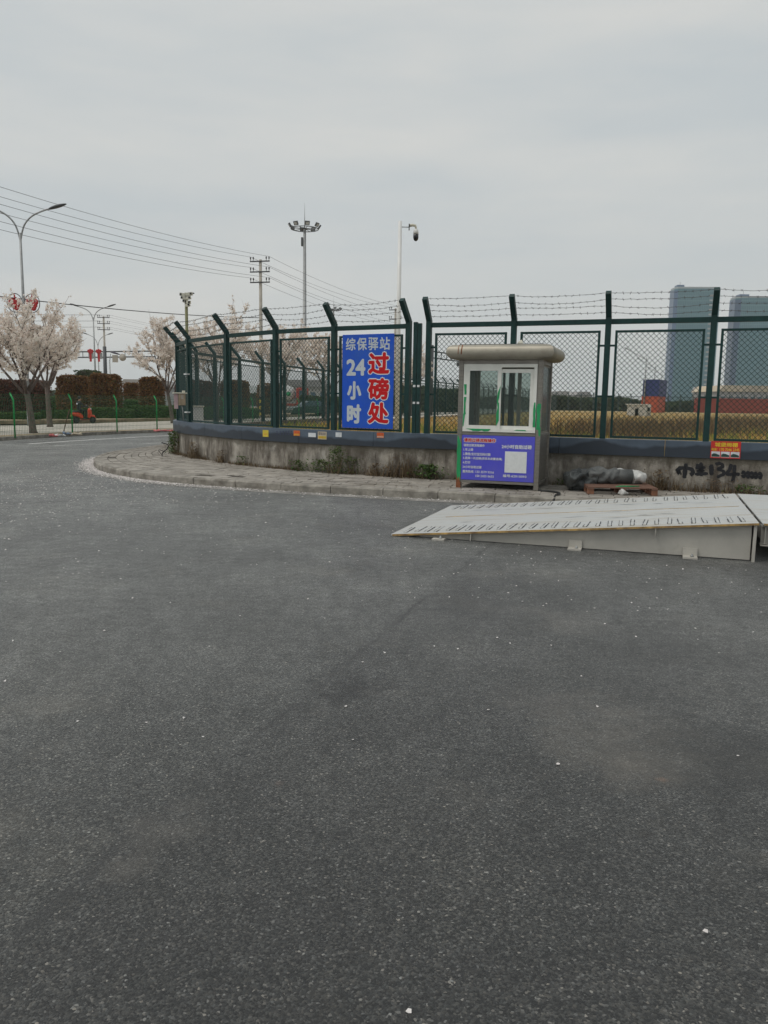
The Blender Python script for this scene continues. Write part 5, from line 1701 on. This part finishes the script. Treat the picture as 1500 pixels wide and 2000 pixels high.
# ================================================================== POLES, LAMPS, WIRES
def lamp_head(b, p, d):
    """flattened cobra head at p pointing along d"""
    d = Vector(d).normalized()
    sx = d.cross(Vector((0, 0, 1))).normalized(); up = sx.cross(d)
    Mx = Matrix((sx, d, up)).transposed().to_4x4()
    n = 12
    prof = [(0, .05, .05), (.12, .12, .075), (.35, .17, .10), (.6, .16, .09), (.8, .10, .06), (.9, .03, .03)]
    vs, fs = [], []
    for (y, w, h) in prof:
        for k in range(n):
            a = 2 * pi * k / n
            vs.append(Mx @ Vector((cos(a) * w, y, sin(a) * h * (1 if sin(a) > 0 else .6))) + Vector(p))
    for i in range(len(prof) - 1):
        for k in range(n):
            fs.append((i * n + k, i * n + (k + 1) % n, (i + 1) * n + (k + 1) % n, (i + 1) * n + k))
    fs.append(tuple(range(n - 1, -1, -1))); fs.append(tuple((len(prof) - 1) * n + k for k in range(n)))
    b.add(vs, fs, 0, True)
def street_lamp(x, Y, ztop, zfork, span, label, group, knots=None, rz=0.0, hs=1.0, pr=.10, base=.1):
    X = xat(x, 780, Y)
    root = empty('street_lamp', (X, Y, base), rz, label, 'street lamp', group)
    b = MB(); b.tube([(0, 0, 0), (0, 0, .3), (0, 0, zfork * .5), (0, 0, zfork)], [pr * 1.25, pr, pr * .8, pr * .55], 10); b.build('pole', M['metal_grey'], root)
    for s in (1, -1):
        H = ztop - zfork
        pts = catmull([(0, 0, zfork - .4), (s * span * .10, 0, zfork + H * .25), (s * span * .30, 0, zfork + H * .60), (s * span * .6, 0, zfork + H * .82), (s * span * .75, 0, zfork + H * .88)], 4)
        b = MB(); b.tube(pts, pr * .42, 8); arm = b.build('arm', M['metal_grey'], root)
        b = MB(); lamp_head(b, (s * span * .72, 0, zfork + H * .87), (s, 0, .32)); b.build('lamp_head', M['metal_dark'], arm)
    return root, X
def ring_knot(root, dx, z, rad):
    o = empty('knot', (0, 0, 0)); bpy.data.objects.remove(o)
    b = MB(); ring = [(dx + cos(a) * rad, 0, z + sin(a) * rad * 1.25) for a in [2 * pi * k / 28 for k in range(29)]]
    b.tube(ring, .022, 6, cap=False); kn = b.build('ornament_ring', M['metal_dark'], root)
    b = MB()
    for (u, w, s) in ((0, .25, .2), (-.3, .12, .2), (.3, .12, .2), (0, 0, .24), (-.16, -.2, .16), (.2, -.16, .2), (.1, -.42, .17)):
        c = Vector((dx + u * rad * 1.4, 0, z + w * rad * 1.5))
        pts = [c + Vector((cos(a) * s * rad * 1.3, .01 * sin(3 * a), sin(a) * s * rad * 1.3)) for a in [2 * pi * k / 12 for k in range(13)]]
        b.tube(pts, .075 * rad / .4, 6, cap=False)
    b.tube([(dx, 0, z + rad * 1.25), (dx, 0, z + rad * .5)], [.02, .06], 6)
    b.build('red_knot', M['red_lamp'], kn)
def tassel_knot(root, dx, z, s):
    b = MB()
    for (u, w, q) in ((0, .1, .30), (-.32, .15, .2), (.32, .15, .2), (-.2, -.1, .18), (.2, -.1, .18), (0, .35, .14)):
        c = Vector((dx + u * s, 0, z + w * s))
        pts = [c + Vector((cos(a) * q * s, 0, sin(a) * q * s)) for a in [2 * pi * k / 12 for k in range(13)]]
        b.tube(pts, .12 * s, 6, cap=False)
    kn = b.build('red_knot', M['red_lamp'], root)
    b = MB(); b.box((dx, 0, z - 1.05 * s), (.42 * s, .05, 1.9 * s)); b.build('tassel', M['red_lamp'], kn)
GL = 'twin arm street lamps'
r_, X_ = street_lamp(55, 41, zat(105, 404, 41) + .0, zat(50, 455, 41) - .1, 2.0, 'nearest tall twin arm street lamp with ringed red ornaments rising from the cherry tree', GL, rz=R(6), pr=.10)
zk = zat(55, 592, 41) - .1; ring_knot(r_, -.42, zk, .37); ring_knot(r_, .42, zk, .37)
r_, X_ = street_lamp(188, 82, zat(184, 598, 82), zat(184, 620, 82) - .1, 2.05, 'street lamp with red knot tassels above the square hedge', GL, pr=.10)
zk = zat(186, 687, 82) - .1; tassel_knot(r_, -.42, zk, .5); tassel_knot(r_, .42, zk, .5)
r_, X_ = street_lamp(195, 122, zat(194, 652, 122), zat(194, 672, 122) - .1, 2.1, 'farthest twin arm street lamp, partly behind the concrete utility pole', GL, pr=.10)
def side_lamp(x, Y, zt, dx, label, base=0.1, dz=.9):
    X = xat(x, 780, Y)
    root = empty('street_lamp', (X, Y, base), 0, label, 'street lamp', 'single arm street lamps')
    b = MB(); b.tube([(0, 0, 0), (0, 0, zt + .4)], [.13, .07], 8); b.build('pole', M['metal_grey'], root)
    b = MB(); b.tube([(.25 * (-1 if dx > 0 else 1), 0, zt - .15), (dx * .5, 0, zt + dz * .5), (dx, 0, zt + dz)], .05, 6); ar = b.build('arm', M['metal_grey'], root)
    b = MB(); lamp_head(b, (dx * .95, 0, zt + dz * .95), (dx, 0, dz)); b.build('lamp_head', M['metal_dark'], ar)
side_lamp(1258, 125, zat(1258, 704, 125), -2.9, 'lamp with a long slanted arm above the blue container', dz=1.5)
side_lamp(1276, 150, zat(1276, 720, 150), -2.9, 'second slanted lamp just right of the first one', dz=1.5)
side_lamp(1290, 178, zat(1290, 733, 178), -2.8, 'third slanted lamp against the left edge of the glass tower', dz=1.4)

# utility poles
def utility_pole(X, Y, H, label, rz, arms=(0.15, .95, 1.75), aw=1.65, bands=False, r=.15):
    root = empty('utility_pole', (X, Y, .1), rz, label, 'utility pole', 'concrete utility poles')
    b = MB(); b.tube([(0, 0, 0), (0, 0, H)], [r * 1.15, r * .75], 12); b.build('pole', M['pole_conc'], root)
    pins = []
    for d in arms:
        z = H - d
        b = MB(); b.box((0, -.13, z), (aw, .08, .09)); ar = b.build('crossarm', M['metal_dark'], root)
        row = []
        for x in (-aw / 2 + .05, -aw / 2 + .28, aw / 2 - .28, aw / 2 - .05):
            b = MB(); b.lathe([(.02, .04), (.02, .16), (.06, .18), (.045, .24), (.06, .26), (.04, .34), (.02, .36)], (x, -.13, z), 8); b.build('insulator', M['ceramic'], ar)
            row.append((x, -.13, z + .35))
        pins.append(row)
    if bands:
        for k in range(6):
            b = MB(); b.tube([(0, 0, .25 + k * .25), (0, 0, .25 + k * .25 + .25)], r * 1.18, 12, cap=False); b.build('warning_band', M['yellow' if k % 2 == 0 else 'black'], root)
    Mx = Matrix.Translation((X, Y, .1)) @ Matrix.Rotation(rz, 4, 'Z')
    return [[Mx @ Vector(p) for p in row] for row in pins]
PR = R(-14)
p0 = utility_pole(-21.6, 33.0, 11.2, 'utility pole just outside the left of the picture', PR)
p1 = utility_pole(xat(510, 700, 64), 64, zat(508, 507, 64) - .1, 'concrete utility pole with three crossarms and striped foot behind the curved fence', PR, bands=True)
p3 = utility_pole(xat(771, 700, 96), 96, zat(771, 602, 96) - .1, 'far utility pole hidden behind the white camera mast', PR, arms=(.2, 1.25), aw=1.5)
p2 = utility_pole(xat(205, 700, 108), 108, zat(203, 618, 108) - .1, 'distant utility pole beside the red tasselled lamp', R(8), aw=1.6)
def sagline(a, c, sag, n=14):
    a, c = Vector(a), Vector(c)
    return [a.lerp(c, k / n) - Vector((0, 0, 4 * sag * (k / n) * (1 - k / n))) for k in range(n + 1)]
lv = ['top', 'middle', 'lowest']
for i in range(3):
    for j, (k, side) in enumerate(((0, 'left'), (3, 'right'))):
        i3 = min(i, 1)
        e3 = p3[i3][k] - Vector((0, 0, .9 if i == 2 else 0))
        b = MB(); b.tube(sagline(p0[i][k], p1[i][k], .45)[:-1] + sagline(p1[i][k], e3, .5), .011, 5)
        b.build('power_wire', M['wire'], None, f'overhead wire on the {side} end of the {lv[i]} crossarm of the striped pole', 'wire', 'power wires')
b = MB(); b.tube(sagline(p0[2][0] + Vector((.7, 0, -3.55)), p1[2][0] + Vector((.7, 0, -3.05)), .35)[:-1] + sagline(p1[2][0] + Vector((.7, 0, -3.05)), p3[1][0] + Vector((.6, 0, -4.2)), .8), .026, 5)
b.build('telecom_cable', M['wire'], None, 'thick sagging cable well below the power wires', 'cable')
for i in range(3):
    for k, side in ((0, 'left'), (3, 'right')):
        e = p2[i][k] + Vector((-55, -4, .4)); f = p2[i][k] + Vector((16, 42, -.3))
        b = MB(); b.tube(sagline(e, p2[i][k], .5)[:-1] + sagline(p2[i][k], f, .5), .014, 4)
        b.build('power_wire', M['wire'], None, f'distant wire on the {side} end of the {lv[i]} crossarm of the far left pole', 'wire', 'distant power wires')
b = MB(); b.tube(sagline((-11.6, 150, 12.5), (-22, 150, 12.2), .2), .01, 4)

# high mast floodlights
def high_mast(px, Y, label, s=1.0):
    X = xat(px, 700, Y)
    zr = zat(px, 449, 89) if s == 1 else 20.5
    root = empty('high_mast', (X, Y, .1), 0, label, 'light mast', 'floodlight masts')
    b = MB(); b.tube([(0, 0, 0), (0, 0, 8), (0, 0, 8.01), (0, 0, zr)], [.30, .24, .22, .15], 12); b.tube([(0, 0, zr), (0, 0, zr + 2.7)], [.05, .012], 6); b.build('mast', M['metal_grey'], root)
    for z in (8.0,):
        b = MB(); b.lathe([(.27, 0), (.27, .12)], (0, 0, z - .06), 12); b.build('collar', M['metal_dark'], root)
    b = MB()
    for zz in (-.0, ):
        b.tube([(cos(a) * 1.5, sin(a) * 1.5, zr + zz) for a in [2 * pi * k / 32 for k in range(33)]], .045, 6, cap=False)
        b.tube([(cos(a) * .3, sin(a) * .3, zr + zz) for a in [2 * pi * k / 16 for k in range(17)]], .06, 6, cap=False)
    for k in range(10):
        a = 2 * pi * k / 10
        b.tube([(0, 0, zr), (cos(a) * 1.5, sin(a) * 1.5, zr)], .03, 5)
    rg = b.build('ring', M['metal_dark'], root)
    for k in range(8):
        a = 2 * pi * (k + .35) / 8
        c = Vector((cos(a) * 1.62, sin(a) * 1.62, zr + .30))
        Mx = Matrix.Rotation(a, 4, 'Z') @ Matrix.Rotation(R(32), 4, 'Y')
        b = MB(); b.box(c, (.16, .50, .42), 0, 0, Mx); fl = b.build('floodlight', M['metal_dark'], rg)
        b = MB(); b.box(c + (Mx @ Vector((.085, 0, -.0))), (.012, .36, .28), 0, 0, Mx); b.build('lens', M['lamp_glass'], fl)
    b = MB(); b.box((-.28, 0, zr - 1.35), (.2, .3, .9)); b.build('winch_box', M['metal_dark'], root)
high_mast(595, 89, 'tall floodlight mast with a ring of lamps and a lightning rod')
high_mast(651, 172, 'small distant floodlight mast seen behind the barbed wire', 2)

# white mast with dome camera
cx = xat(778, 650, 28)
cm = empty('camera_mast', (cx, 28, FIELD), 0, 'slender white mast carrying a dome camera on a side arm', 'camera pole')
zt = zat(779, 432, 28) - FIELD
b = MB(); b.tube([(0, 0, 0), (0, 0, zt)], [.085, .062], 14); b.build('mast', M['white_paint'], cm)
b = MB(); b.tube([(.05, 0, zt - .19), (.30, 0, zt - .19)], .014, 6); b.build('arm', M['metal_grey'], cm)
b = MB(); b.bbox((.31, 0, zt - .19), (.03, .14, .20), .005); b.build('mount_plate', M['metal_dark'], cm)
b = MB(); b.tube([(.32, 0, zt - .14), (.42, 0, zt - .12), (.52, 0, zt - .14), (.545, 0, zt - .22), (.545, 0, zt - .27)], [.05, .05, .045, .035, .03], 10); b.build('bracket', M['cream'], cm)
b = MB(); b.lathe([(.03, 0), (.08, -.02), (.088, -.10), (.088, -.17)], (.545, 0, zt - .25), 16); dm_ = b.build('housing', M['white_paint'], cm)
b = MB(); b.lathe([(.092, 0), (.092, -.12), (.07, -.19), (.03, -.225), (.005, -.23)], (.545, 0, zt - .42), 16); b.build('dome', M['lens'], dm_)

# olive pole with a cluster of cameras behind the corner
op = empty('camera_pole', (xat(366, 700, 24), 24, FIELD), 0, 'olive green pole with a cluster of cream cameras behind the fence corner', 'camera pole')
zt = zat(365, 572, 24) - FIELD
b = MB(); b.tube([(0, 0, 0), (0, 0, zt)], .045, 10); b.build('pole', M['olive'], op)
for (dx, dz, a, L) in ((-.09, -.06, .15, .16), (.10, -.04, -.15, .2), (-.07, -.16, .4, .14), (.07, -.15, -.2, .16), (.06, -.27, .1, .16), (.05, -.36, -.3, .14), (-.03, -.25, .3, .10)):
    Mx = Matrix.Rotation(a, 4, 'Y')
    b = MB(); b.box((dx, -.05, zt + dz), (L, .10, .085), 0, 0, Mx); c_ = b.build('camera', M['cream'], op)
    b = MB(); b.box(Vector((dx, -.105, zt + dz)) + Mx @ Vector((L * .3 * (1 if dx > 0 else -1), 0, 0)), (.05, .012, .05), 0, 0, Mx); b.build('lens', M['lens'], c_)
b = MB(); b.box((.2, 0, zt - .01), (.08, .05, .03)); b.build('antenna', M['metal_dark'], op)

# traffic signal gantry on the left
X = xat(207, 760, 95)
ga = empty('signal_gantry', (X, 95, .1), 0, 'grey traffic signal gantry with sign backs behind the hedges', 'gantry')
b = MB(); b.tube([(0, 0, 0), (0, 0, 7.45)], [.24, .2], 12); b.build('post', M['metal_dark'], ga)
for z in (6.85, 6.2):
    b = MB(); b.tube([(-3.2, 0, z - .06), (0, 0, z), (3, 0, z + .08), (6.0, 0, z + .15)], .075, 8); b.build('beam', M['metal_dark'], ga)
for x in (-2.6, -1.2, 2.4, 4.0, 5.6):
    b = MB(); b.tube([(x, 0, 6.2), (x, 0, 6.88)], .04, 6); b.build('brace', M['metal_dark'], ga)
b = MB(); b.box((1.25, -.1, 6.05), (.66, .03, .85)); b.build('sign_back', M['pole_conc'], ga)
b = MB(); b.lathe([(.42, 0), (.42, .03)], (2.15, -.12, 6.2), 20, 0, Matrix.Rotation(pi / 2, 4, 'X')); b.build('round_sign_back', M['pole_conc'], ga)
for x, h in ((-1.6, 6.45), (-.55, 6.45)):
    b = MB(); b.box((x, -.08, h - .1), (.6, .03, .7)); b.build('sign_back', M['metal_grey'], ga)
b = MB(); b.bbox((5.2, -.12, 5.95), (1.15, .2, .36), .03); sg_ = b.build('signal_head', M['metal_dark'], ga)
for k in range(3):
    b = MB(); b.lathe([(.13, 0), (.14, .12)], (4.85 + k * .36, -.22, 5.95), 12, 0, Matrix.Rotation(pi / 2, 4, 'X')); b.build('signal_hood', M['black'], sg_)
p = at(225, 691, 70)
ol = empty('street_lamp', (p.x, 70, .1), 0, 'low dark lamp head in front of the gantry beam', 'street lamp')
b = MB(); b.tube([(-.5, 0, 0), (-.5, 0, p.z - .7), (-.4, 0, p.z - .1)], [.05, .035, .03], 8); b.build('pole', M['metal_grey'], ol)
b = MB(); lamp_head(b, (-.45, 0, p.z + .05), (1, 0, -.25)); b.build('lamp_head', M['purple'], ol)

# sign gantry seen beside the booth
gb = empty('signal_gantry', (xat(842, 760, 87), 87, .1), R(62), 'far signal gantry seen through the mesh left of the booth roof', 'gantry')
b = MB(); b.tube([(0, 0, 0), (0, 0, 7.6)], [.24, .2], 12); b.build('post', M['metal_dark'], gb)
for z in (6.95, 6.25):
    b = MB(); b.tube([(0, 0, z), (9, 0, z)], .07, 8); b.build('beam', M['metal_dark'], gb)
for k in range(6):
    b = MB(); b.tube([(1 + k * 1.5, 0, 6.25), (1 + k * 1.5, 0, 6.95)], .045, 6); b.build('brace', M['metal_dark'], gb)
b = MB(); b.bbox((7.6, -.1, 5.9), (1.2, .3, .42), .03); b.build('signal_head', M['metal_dark'], gb)

p = at(448, 736, 66)
rs = empty('road_sign', (p.x, 66, .12), 0, 'small blue road sign seen through the mesh left of the utility pole', 'sign')
b = MB(); b.tube([(0, 0, 0), (0, 0, p.z + .3)], .04, 8); b.build('pole', M['metal_grey'], rs)
b = MB(); b.bbox((0, -.06, p.z), (.36, .03, .7), .01); b.build('plate', M['sign_blue'], rs)

# ================================================================== FAR BACKGROUND
def tower(X0, X1, Y, H, depth, label, ch, floors, cols, slot):
    """glass slab with chamfered left corner, mullion grid and a recessed balcony slot"""
    W = X1 - X0
    root = empty('office_tower', (X0, Y, 0), R(-3), label, 'building', 'glass office towers')
    b = MB()
    b.prism([(ch, 0), (W, 0), (W, depth), (0, depth), (0, ch * 1.3)], (0, 0, 0), (1, 0, 0), (0, 1, 0), (0, 0, 1), H - 1.5)
    b.build('curtain_wall', M['glass_tower'], root)
    b = MB(); b.prism([(ch - .1, .4), (W - .3, .4), (W - .3, depth), (.3, depth), (.3, ch * 1.3)], (0, 0, H - 1.5), (1, 0, 0), (0, 1, 0), (0, 0, 1), 1.4); b.build('parapet', M['tower_conc'], root)
    nx, ny = -ch * 1.3 / hypot(ch, ch * 1.3), -ch / hypot(ch, ch * 1.3)
    b = MB(); b.prism([(0.02 + nx * .12, ch * 1.3 + ny * .12), (ch + nx * .12 - .05, ny * .12), (ch - .05, 0), (0.02, ch * 1.3)], (0, 0, .5), (1, 0, 0), (0, 1, 0), (0, 0, 1), H - 3); b.build('corner_glazing', M['glass_tower2'], root)
    b = MB(); b.box((-.1, (depth + ch * 1.3) / 2, H / 2 - .5), (.2, depth - ch * 1.3, H - 3)); b.build('side_glazing', M['glass_tower2'], root)
    g = MB()
    for k in range(cols + 1):
        x = ch + (W - ch) * k / cols
        g.box((x, -.12, H / 2), (.16, .24, H - 2))
    g.build('mullions', M['mullion'], root, None, None, None, 'stuff')
    g = MB()
    for k in range(1, floors):
        z = H * k / floors
        g.box(((W + ch) / 2, -.09, z), (W - ch, .18, .45))
    g.build('floor_bands', M['mullion'], root, None, None, None, 'stuff')
    if slot:
        for k in range(2, floors, 1):
            z = H * k / floors
            if z > H * .94: break
            g = MB(); g.box((W * .86, -.22, z + .35), (W * .17, .4, 1.25)); g.build('balcony', M['tower_conc' if k % 3 else 'grey_bldg'], root)
    g = MB(); g.box((W * .14, depth * .5, H + .7), (W * .16, depth * .5, 1.8)); g.build('plant_room', M['glass_tower2'], root)
    g = MB(); g.tube([(W * .14, depth * .4, H + 1), (W * .14, depth * .4, H + 4)], .15, 5); g.build('aerial', M['metal_grey'], root)
TY = 600
tower(xat(1306, 780, TY), xat(1390, 780, TY), TY, zat(1360, 560, TY), 13, 'nearer glass office tower with a strip of balconies on the right', 2.0, 26, 24, True)
tower(xat(1426, 780, TY), xat(1540, 780, TY), TY, zat(1470, 578, TY), 15, 'second glass office tower cut by the right edge of the picture', 3.0, 24, 30, False)

def container(X, Y, z, L, rzv, m, label, group, W=2.44, H=2.6):
    root = empty('shipping_container', (X, Y, z), rzv, label, 'container', group)
    b = MB()
    n = int(L / .28)
    for y0, s in ((0, -1), (W, 1)):
        pts = []
        for k in range(n + 1):
            x = .1 + (L - .2) * k / n
            pts.append((x, y0 + (s * -.05 if (k // 2) % 2 else s * -.012)))
        b.add([(x, y, .12) for x, y in pts] + [(x, y, H - .1) for x, y in pts], [(i, i + 1, len(pts) + i + 1, len(pts) + i) for i in range(len(pts) - 1)])
    for x0, s in ((0, 1), (L, -1)):
        pts = []
        for k in range(9):
            y = .1 + (W - .2) * k / 8
            pts.append((x0 + (s * .05 if (k // 2) % 2 else s * .012), y))
        b.add([(x, y, .12) for x, y in pts] + [(x, y, H - .1) for x, y in pts], [(i, i + 1, len(pts) + i + 1, len(pts) + i) for i in range(len(pts) - 1)])
    b.box((L / 2, W / 2, H - .06), (L - .1, W - .1, .05)); b.box((L / 2, W / 2, .1), (L - .1, W - .1, .1))
    b.build('body', M[m], root)
    b = MB()
    for x in (.06, L - .06):
        for y in (.06, W - .06): b.box((x, y, H / 2), (.14, .14, H))
    for z_ in (.07, H - .07):
        for y in (.06, W - .06): b.box((L / 2, y, z_), (L - .26, .12, .14))
        for x in (.06, L - .06): b.box((x, W / 2, z_), (.12, W - .26, .14))
    b.build('frame', M[m], root)
    return root
CG = 'red containers in a row'
xx = xat(1366, 800, 136)
for k in range(3):
    container(xx + k * 12.3, 136 - k * .3, .3, 12.19, R(0), 'cont_red', ['dark red container at the left end of the row on the right', 'dark red container second in the row on the right', 'dark red container at the right end of the row'][k], CG)
X = xat(1257, 800, 124) + 2.1
container(X, 124, .35, 6.06, R(60), 'cont_orange', 'orange red container at the bottom of the two high stack', 'stacked containers')
container(X + .1, 124, 2.96, 6.06, R(60), 'cont_blue', 'dark blue container on top of the orange red one', 'stacked containers')

# little white pump house in the field
p = ground(1229, 812.5, FIELD)
ph = empty('pump_house', (p.x, p.y, FIELD), R(-8), 'tiny white pump house with a dark opening in the field', 'shed')
s = p.y / FPX
w, h, dp = 31 * s, 21 * s, 1.6
b = MB()
b.box((w * .16, 0, h / 2), (w * .32, .15, h)); b.box((w * .77, 0, h / 2), (w * .46, .15, h)); b.box((w * .43, 0, h * .85), (w * .22, .148, h * .3))
b.box((.07, dp / 2 + .08, h / 2), (.14, dp, h)); b.box((w - .07, dp / 2 + .08, h / 2), (.14, dp, h)); b.box((w / 2, dp + .1, h / 2), (w - .3, .12, h))
b.build('wall', M['plaster'], ph)
b = MB(); b.box((w / 2, dp / 2, h + .07), (w + .35, dp + .4, .14)); b.build('roof', M['plaster'], ph)
b = MB(); b.box((w * .43, .3, h * .35), (w * .22, .04, h * .7)); b.build('door', M['dark'], ph)  # flat sheet, coloured dark for the shaded inside of the opening
b = MB(); b.box((w + .35, .8, h * .55), (.5, .5, h * 1.1)); b.build('annex', M['plaster'], ph)
b = MB(); b.box((w + .35, .53, h * .62), (.22, .04, .4)); b.build('meter_window', M['dark'], ph)

# low sheds and roofs behind the containers
def low_building(px0, px1, ytop, Y, roofm, wallm, label, dep=14, nwin=5):
    x0, x1 = xat(px0, 780, Y), xat(px1, 780, Y)
    h = zat((px0 + px1) / 2, ytop, Y)
    root = empty('low_building', (x0, Y, 0), 0, label, 'building', 'low buildings')
    w = x1 - x0
    b = MB(); b.box((w / 2, dep / 2, h * .38), (w, dep, h * .76)); b.build('wall', M[wallm], root)
    b = MB(); b.prism([(-.6, h * .76), (w + .6, h * .76), (w * .93, h), (w * .07, h)], (0, -.4, 0), (1, 0, 0), (0, 0, 1), (0, 1, 0), dep + .8); b.build('roof', M[roofm], root)
    for k in range(nwin):
        x = w * (k + .5) / nwin
        b = MB(); b.box((x, -.04, h * .45), (w / nwin * .5, .12, h * .25)); wd = b.build('window', M['windscreen'], root)
        b = MB(); b.box((x, -.12, h * .31), (w / nwin * .56, .1, h * .03)); b.build('sill', M['tower_conc'], wd)
low_building(1405, 1520, 753, 230, 'tan', 'grey_bldg', 'low building with a tan roof behind the red containers', 20, 8)
low_building(1384, 1410, 755, 260, 'grey_bldg', 'plaster', 'small grey building left of the tan roofed one', 14, 3)
low_building(1128, 1152, 765, 210, 'grey_bldg', 'plaster', 'small white building left of the fence post beside the booth', 10, 2)
low_building(1086, 1112, 764, 300, 'grey_bldg', 'plaster', 'distant pale building right of the booth roof', 12, 3)
low_building(240, 300, 741, 130, 'grey_bldg', 'tower_conc', 'long grey roofed building behind the set back hedge', 14, 6)
low_building(545, 640, 742, 150, 'grey_bldg', 'plaster', 'grey roofed building behind the mixer truck', 14, 5)

# hazy far hill and tree belt
def belt(name, px0, px1, Y, h0, h1, n, m, label, leaf, seed):
    r = random.Random(seed)
    x0, x1 = xat(px0, 780, Y), xat(px1, 780, Y)
    vs, fs = [], []
    for i in range(n):
        x = r.uniform(x0, x1)
        top = h0 + (h1 - h0) * (.5 + .3 * sin(x * .13 + seed) + .2 * sin(x * .41 + 1))
        p = Vector((x, Y + r.uniform(-4, 4), top * r.random() ** .6))
        M3 = Euler((r.random() * 6.28, r.random() * 6.28, r.random() * 6.28)).to_matrix()
        s = leaf * r.uniform(.5, 1.2)
        k = len(vs)
        for (u, v) in ((-1, -.7), (.8, -.8), (1, .6), (-.5, 1)): vs.append(M3 @ Vector((u * s, v * s, 0)) + p)
        fs.append((k, k + 1, k + 2, k + 3))
    b = MB(); b.add(vs, fs)
    b.build(name, M[m], None, label, 'trees', None, 'stuff')
belt('tree_belt', 1080, 1400, 165, 1.6, 3.3, 9000, 'far_green', 'dark belt of trees behind the distant fence', .45, 3)
belt('tree_belt', 780, 905, 120, 2.0, 4.2, 6000, 'far_green', 'dark shrubs along the side road seen left of the booth', .35, 7)
belt('tree_belt', 900, 1090, 200, 1.6, 3.4, 5000, 'far_green', 'far trees seen through the booth windows', .5, 5)
belt('tree_belt', 592, 790, 92, 1.2, 2.3, 6000, 'far_green', 'shrubs along the far path seen through the curved fence', .26, 9)
belt('tree_belt', -200, 560, 190, 1.5, 3.0, 9000, 'far_green', 'distant trees behind the clipped hedges', .5, 11)
b = MB()
pts = []
for k in range(41):
    x = -1500 + 3000 * k / 40
    pts.append((x, 26 + 14 * sin(k * .6) + 9 * sin(k * 1.37 + 1)))
b.add([(x, 2300, -.5) for x, z in pts] + [(x, 2500, z) for x, z in pts] + [(x, 2800, -.5) for x, z in pts],
      [(i, i + 1, 42 + i, 41 + i) for i in range(40)] + [(41 + i, 42 + i, 83 + i, 82 + i) for i in range(40)], 0, True)
b.build('far_hills', M['far_hill'], None, None, None, None, 'structure')

# red and white mixer truck, dark car, both glimpsed through the mesh
mt = empty('mixer_truck', (xat(541, 800, 108), 108, .1), R(8), 'red mixer truck with a white drum glimpsed through the mesh', 'truck')
b = MB(); b.bbox((1.6, 0, .85), (5.6, 1.6, .35), .05); b.build('chassis', M['truck_red'], mt)
b = MB(); b.bbox((3.4, 0, 2.0), (1.6, 2.4, 2.3), .12); cb = b.build('cab', M['truck_red'], mt)
b = MB(); b.box((3.4, -1.21, 2.4), (.9, .03, .75)); b.build('side_window', M['windscreen'], cb)
b = MB(); b.box((4.21, 0, 2.4), (.03, 2.0, .8)); b.build('windscreen', M['windscreen'], cb)
b = MB(); b.lathe([(.55, -2.0), (.95, -1.2), (1.15, -.1), (1.1, .6), (.7, 1.3)], (1.1, 0, 2.25), 20, 0, Matrix.Rotation(R(80), 4, 'Y')); dd = b.build('drum', M['drum'], mt)
b = MB(); b.lathe([(.3, 0), (.3, .02)], (1.55, -1.12, 2.3), 14, 0, Matrix.Rotation(pi / 2, 4, 'X')); b.build('green_mark', M['film'], dd)
for x in (-.6, .5, 3.4):
    for y in (-1.05, 1.05):
        b = MB(); b.lathe([(.3, -.14), (.5, -.13), (.5, .13), (.3, .14)], (x, y, .5), 16, 0, Matrix.Rotation(pi / 2, 4, 'X')); b.build('wheel', M['tyre'], mt)
car = empty('parked_car', (xat(565, 815, 74), 74, .12), R(28), 'dark green car parked by the shrubs, seen through the mesh', 'car')
b = MB()
sec = [(0, .35, .55), (.25, .33, .72), (1.0, .3, .86), (1.6, .3, .9), (3.4, .3, .92), (3.9, .33, .85), (4.1, .38, .6)]
b.prism([(0, .3), (4.1, .3), (4.15, .6), (4.0, .9), (3.3, .95), (.95, .92), (.2, .78), (0, .6)], (0, -.82, 0), (1, 0, 0), (0, 0, 1), (0, 1, 0), 1.64)
body = b.build('body', M['car_green'], car)
b = MB(); b.prism([(.95, .92), (3.5, .95), (2.95, 1.42), (1.65, 1.42)], (0, -.72, 0), (1, 0, 0), (0, 0, 1), (0, 1, 0), 1.44); gh = b.build('cabin_glass', M['windscreen'], car)
b = MB(); b.box((2.3, 0, 1.435), (1.28, 1.40, .04)); b.build('roof', M['car_green'], car)
for x in (.8, 3.25):
    for y in (-.76, .76):
        b = MB(); b.lathe([(.18, -.1), (.31, -.1), (.31, .1), (.18, .1)], (x, y, .31), 16, 0, Matrix.Rotation(pi / 2, 4, 'X')); b.build('wheel', M['tyre'], car)
for y in (-.6, .6):
    b = MB(); b.box((-.005, y, .62), (.05, .3, .12)); b.build('headlight', M['lamp_glass'], car)

# ------------------------------------------------------------------ thin haze over everything
hm = bpy.data.materials.new('haze_air')
hm.use_nodes = True
n, l = nodes(hm)
n.remove(n['Principled BSDF'])
pv = n.new('ShaderNodeVolumePrincipled')
pv.inputs['Color'].default_value = (.97, .99, 1.0, 1)
pv.inputs['Density'].default_value = 0.00032
pv.inputs['Anisotropy'].default_value = 0.2
l.new(pv.outputs['Volume'], n['Material Output'].inputs['Volume'])
b = MB(); b.box((0, 1250, 69), (3400, 3500, 142))
b.build('haze', hm, None, 'thin pale haze filling the air over the whole place', 'haze', None, 'stuff')
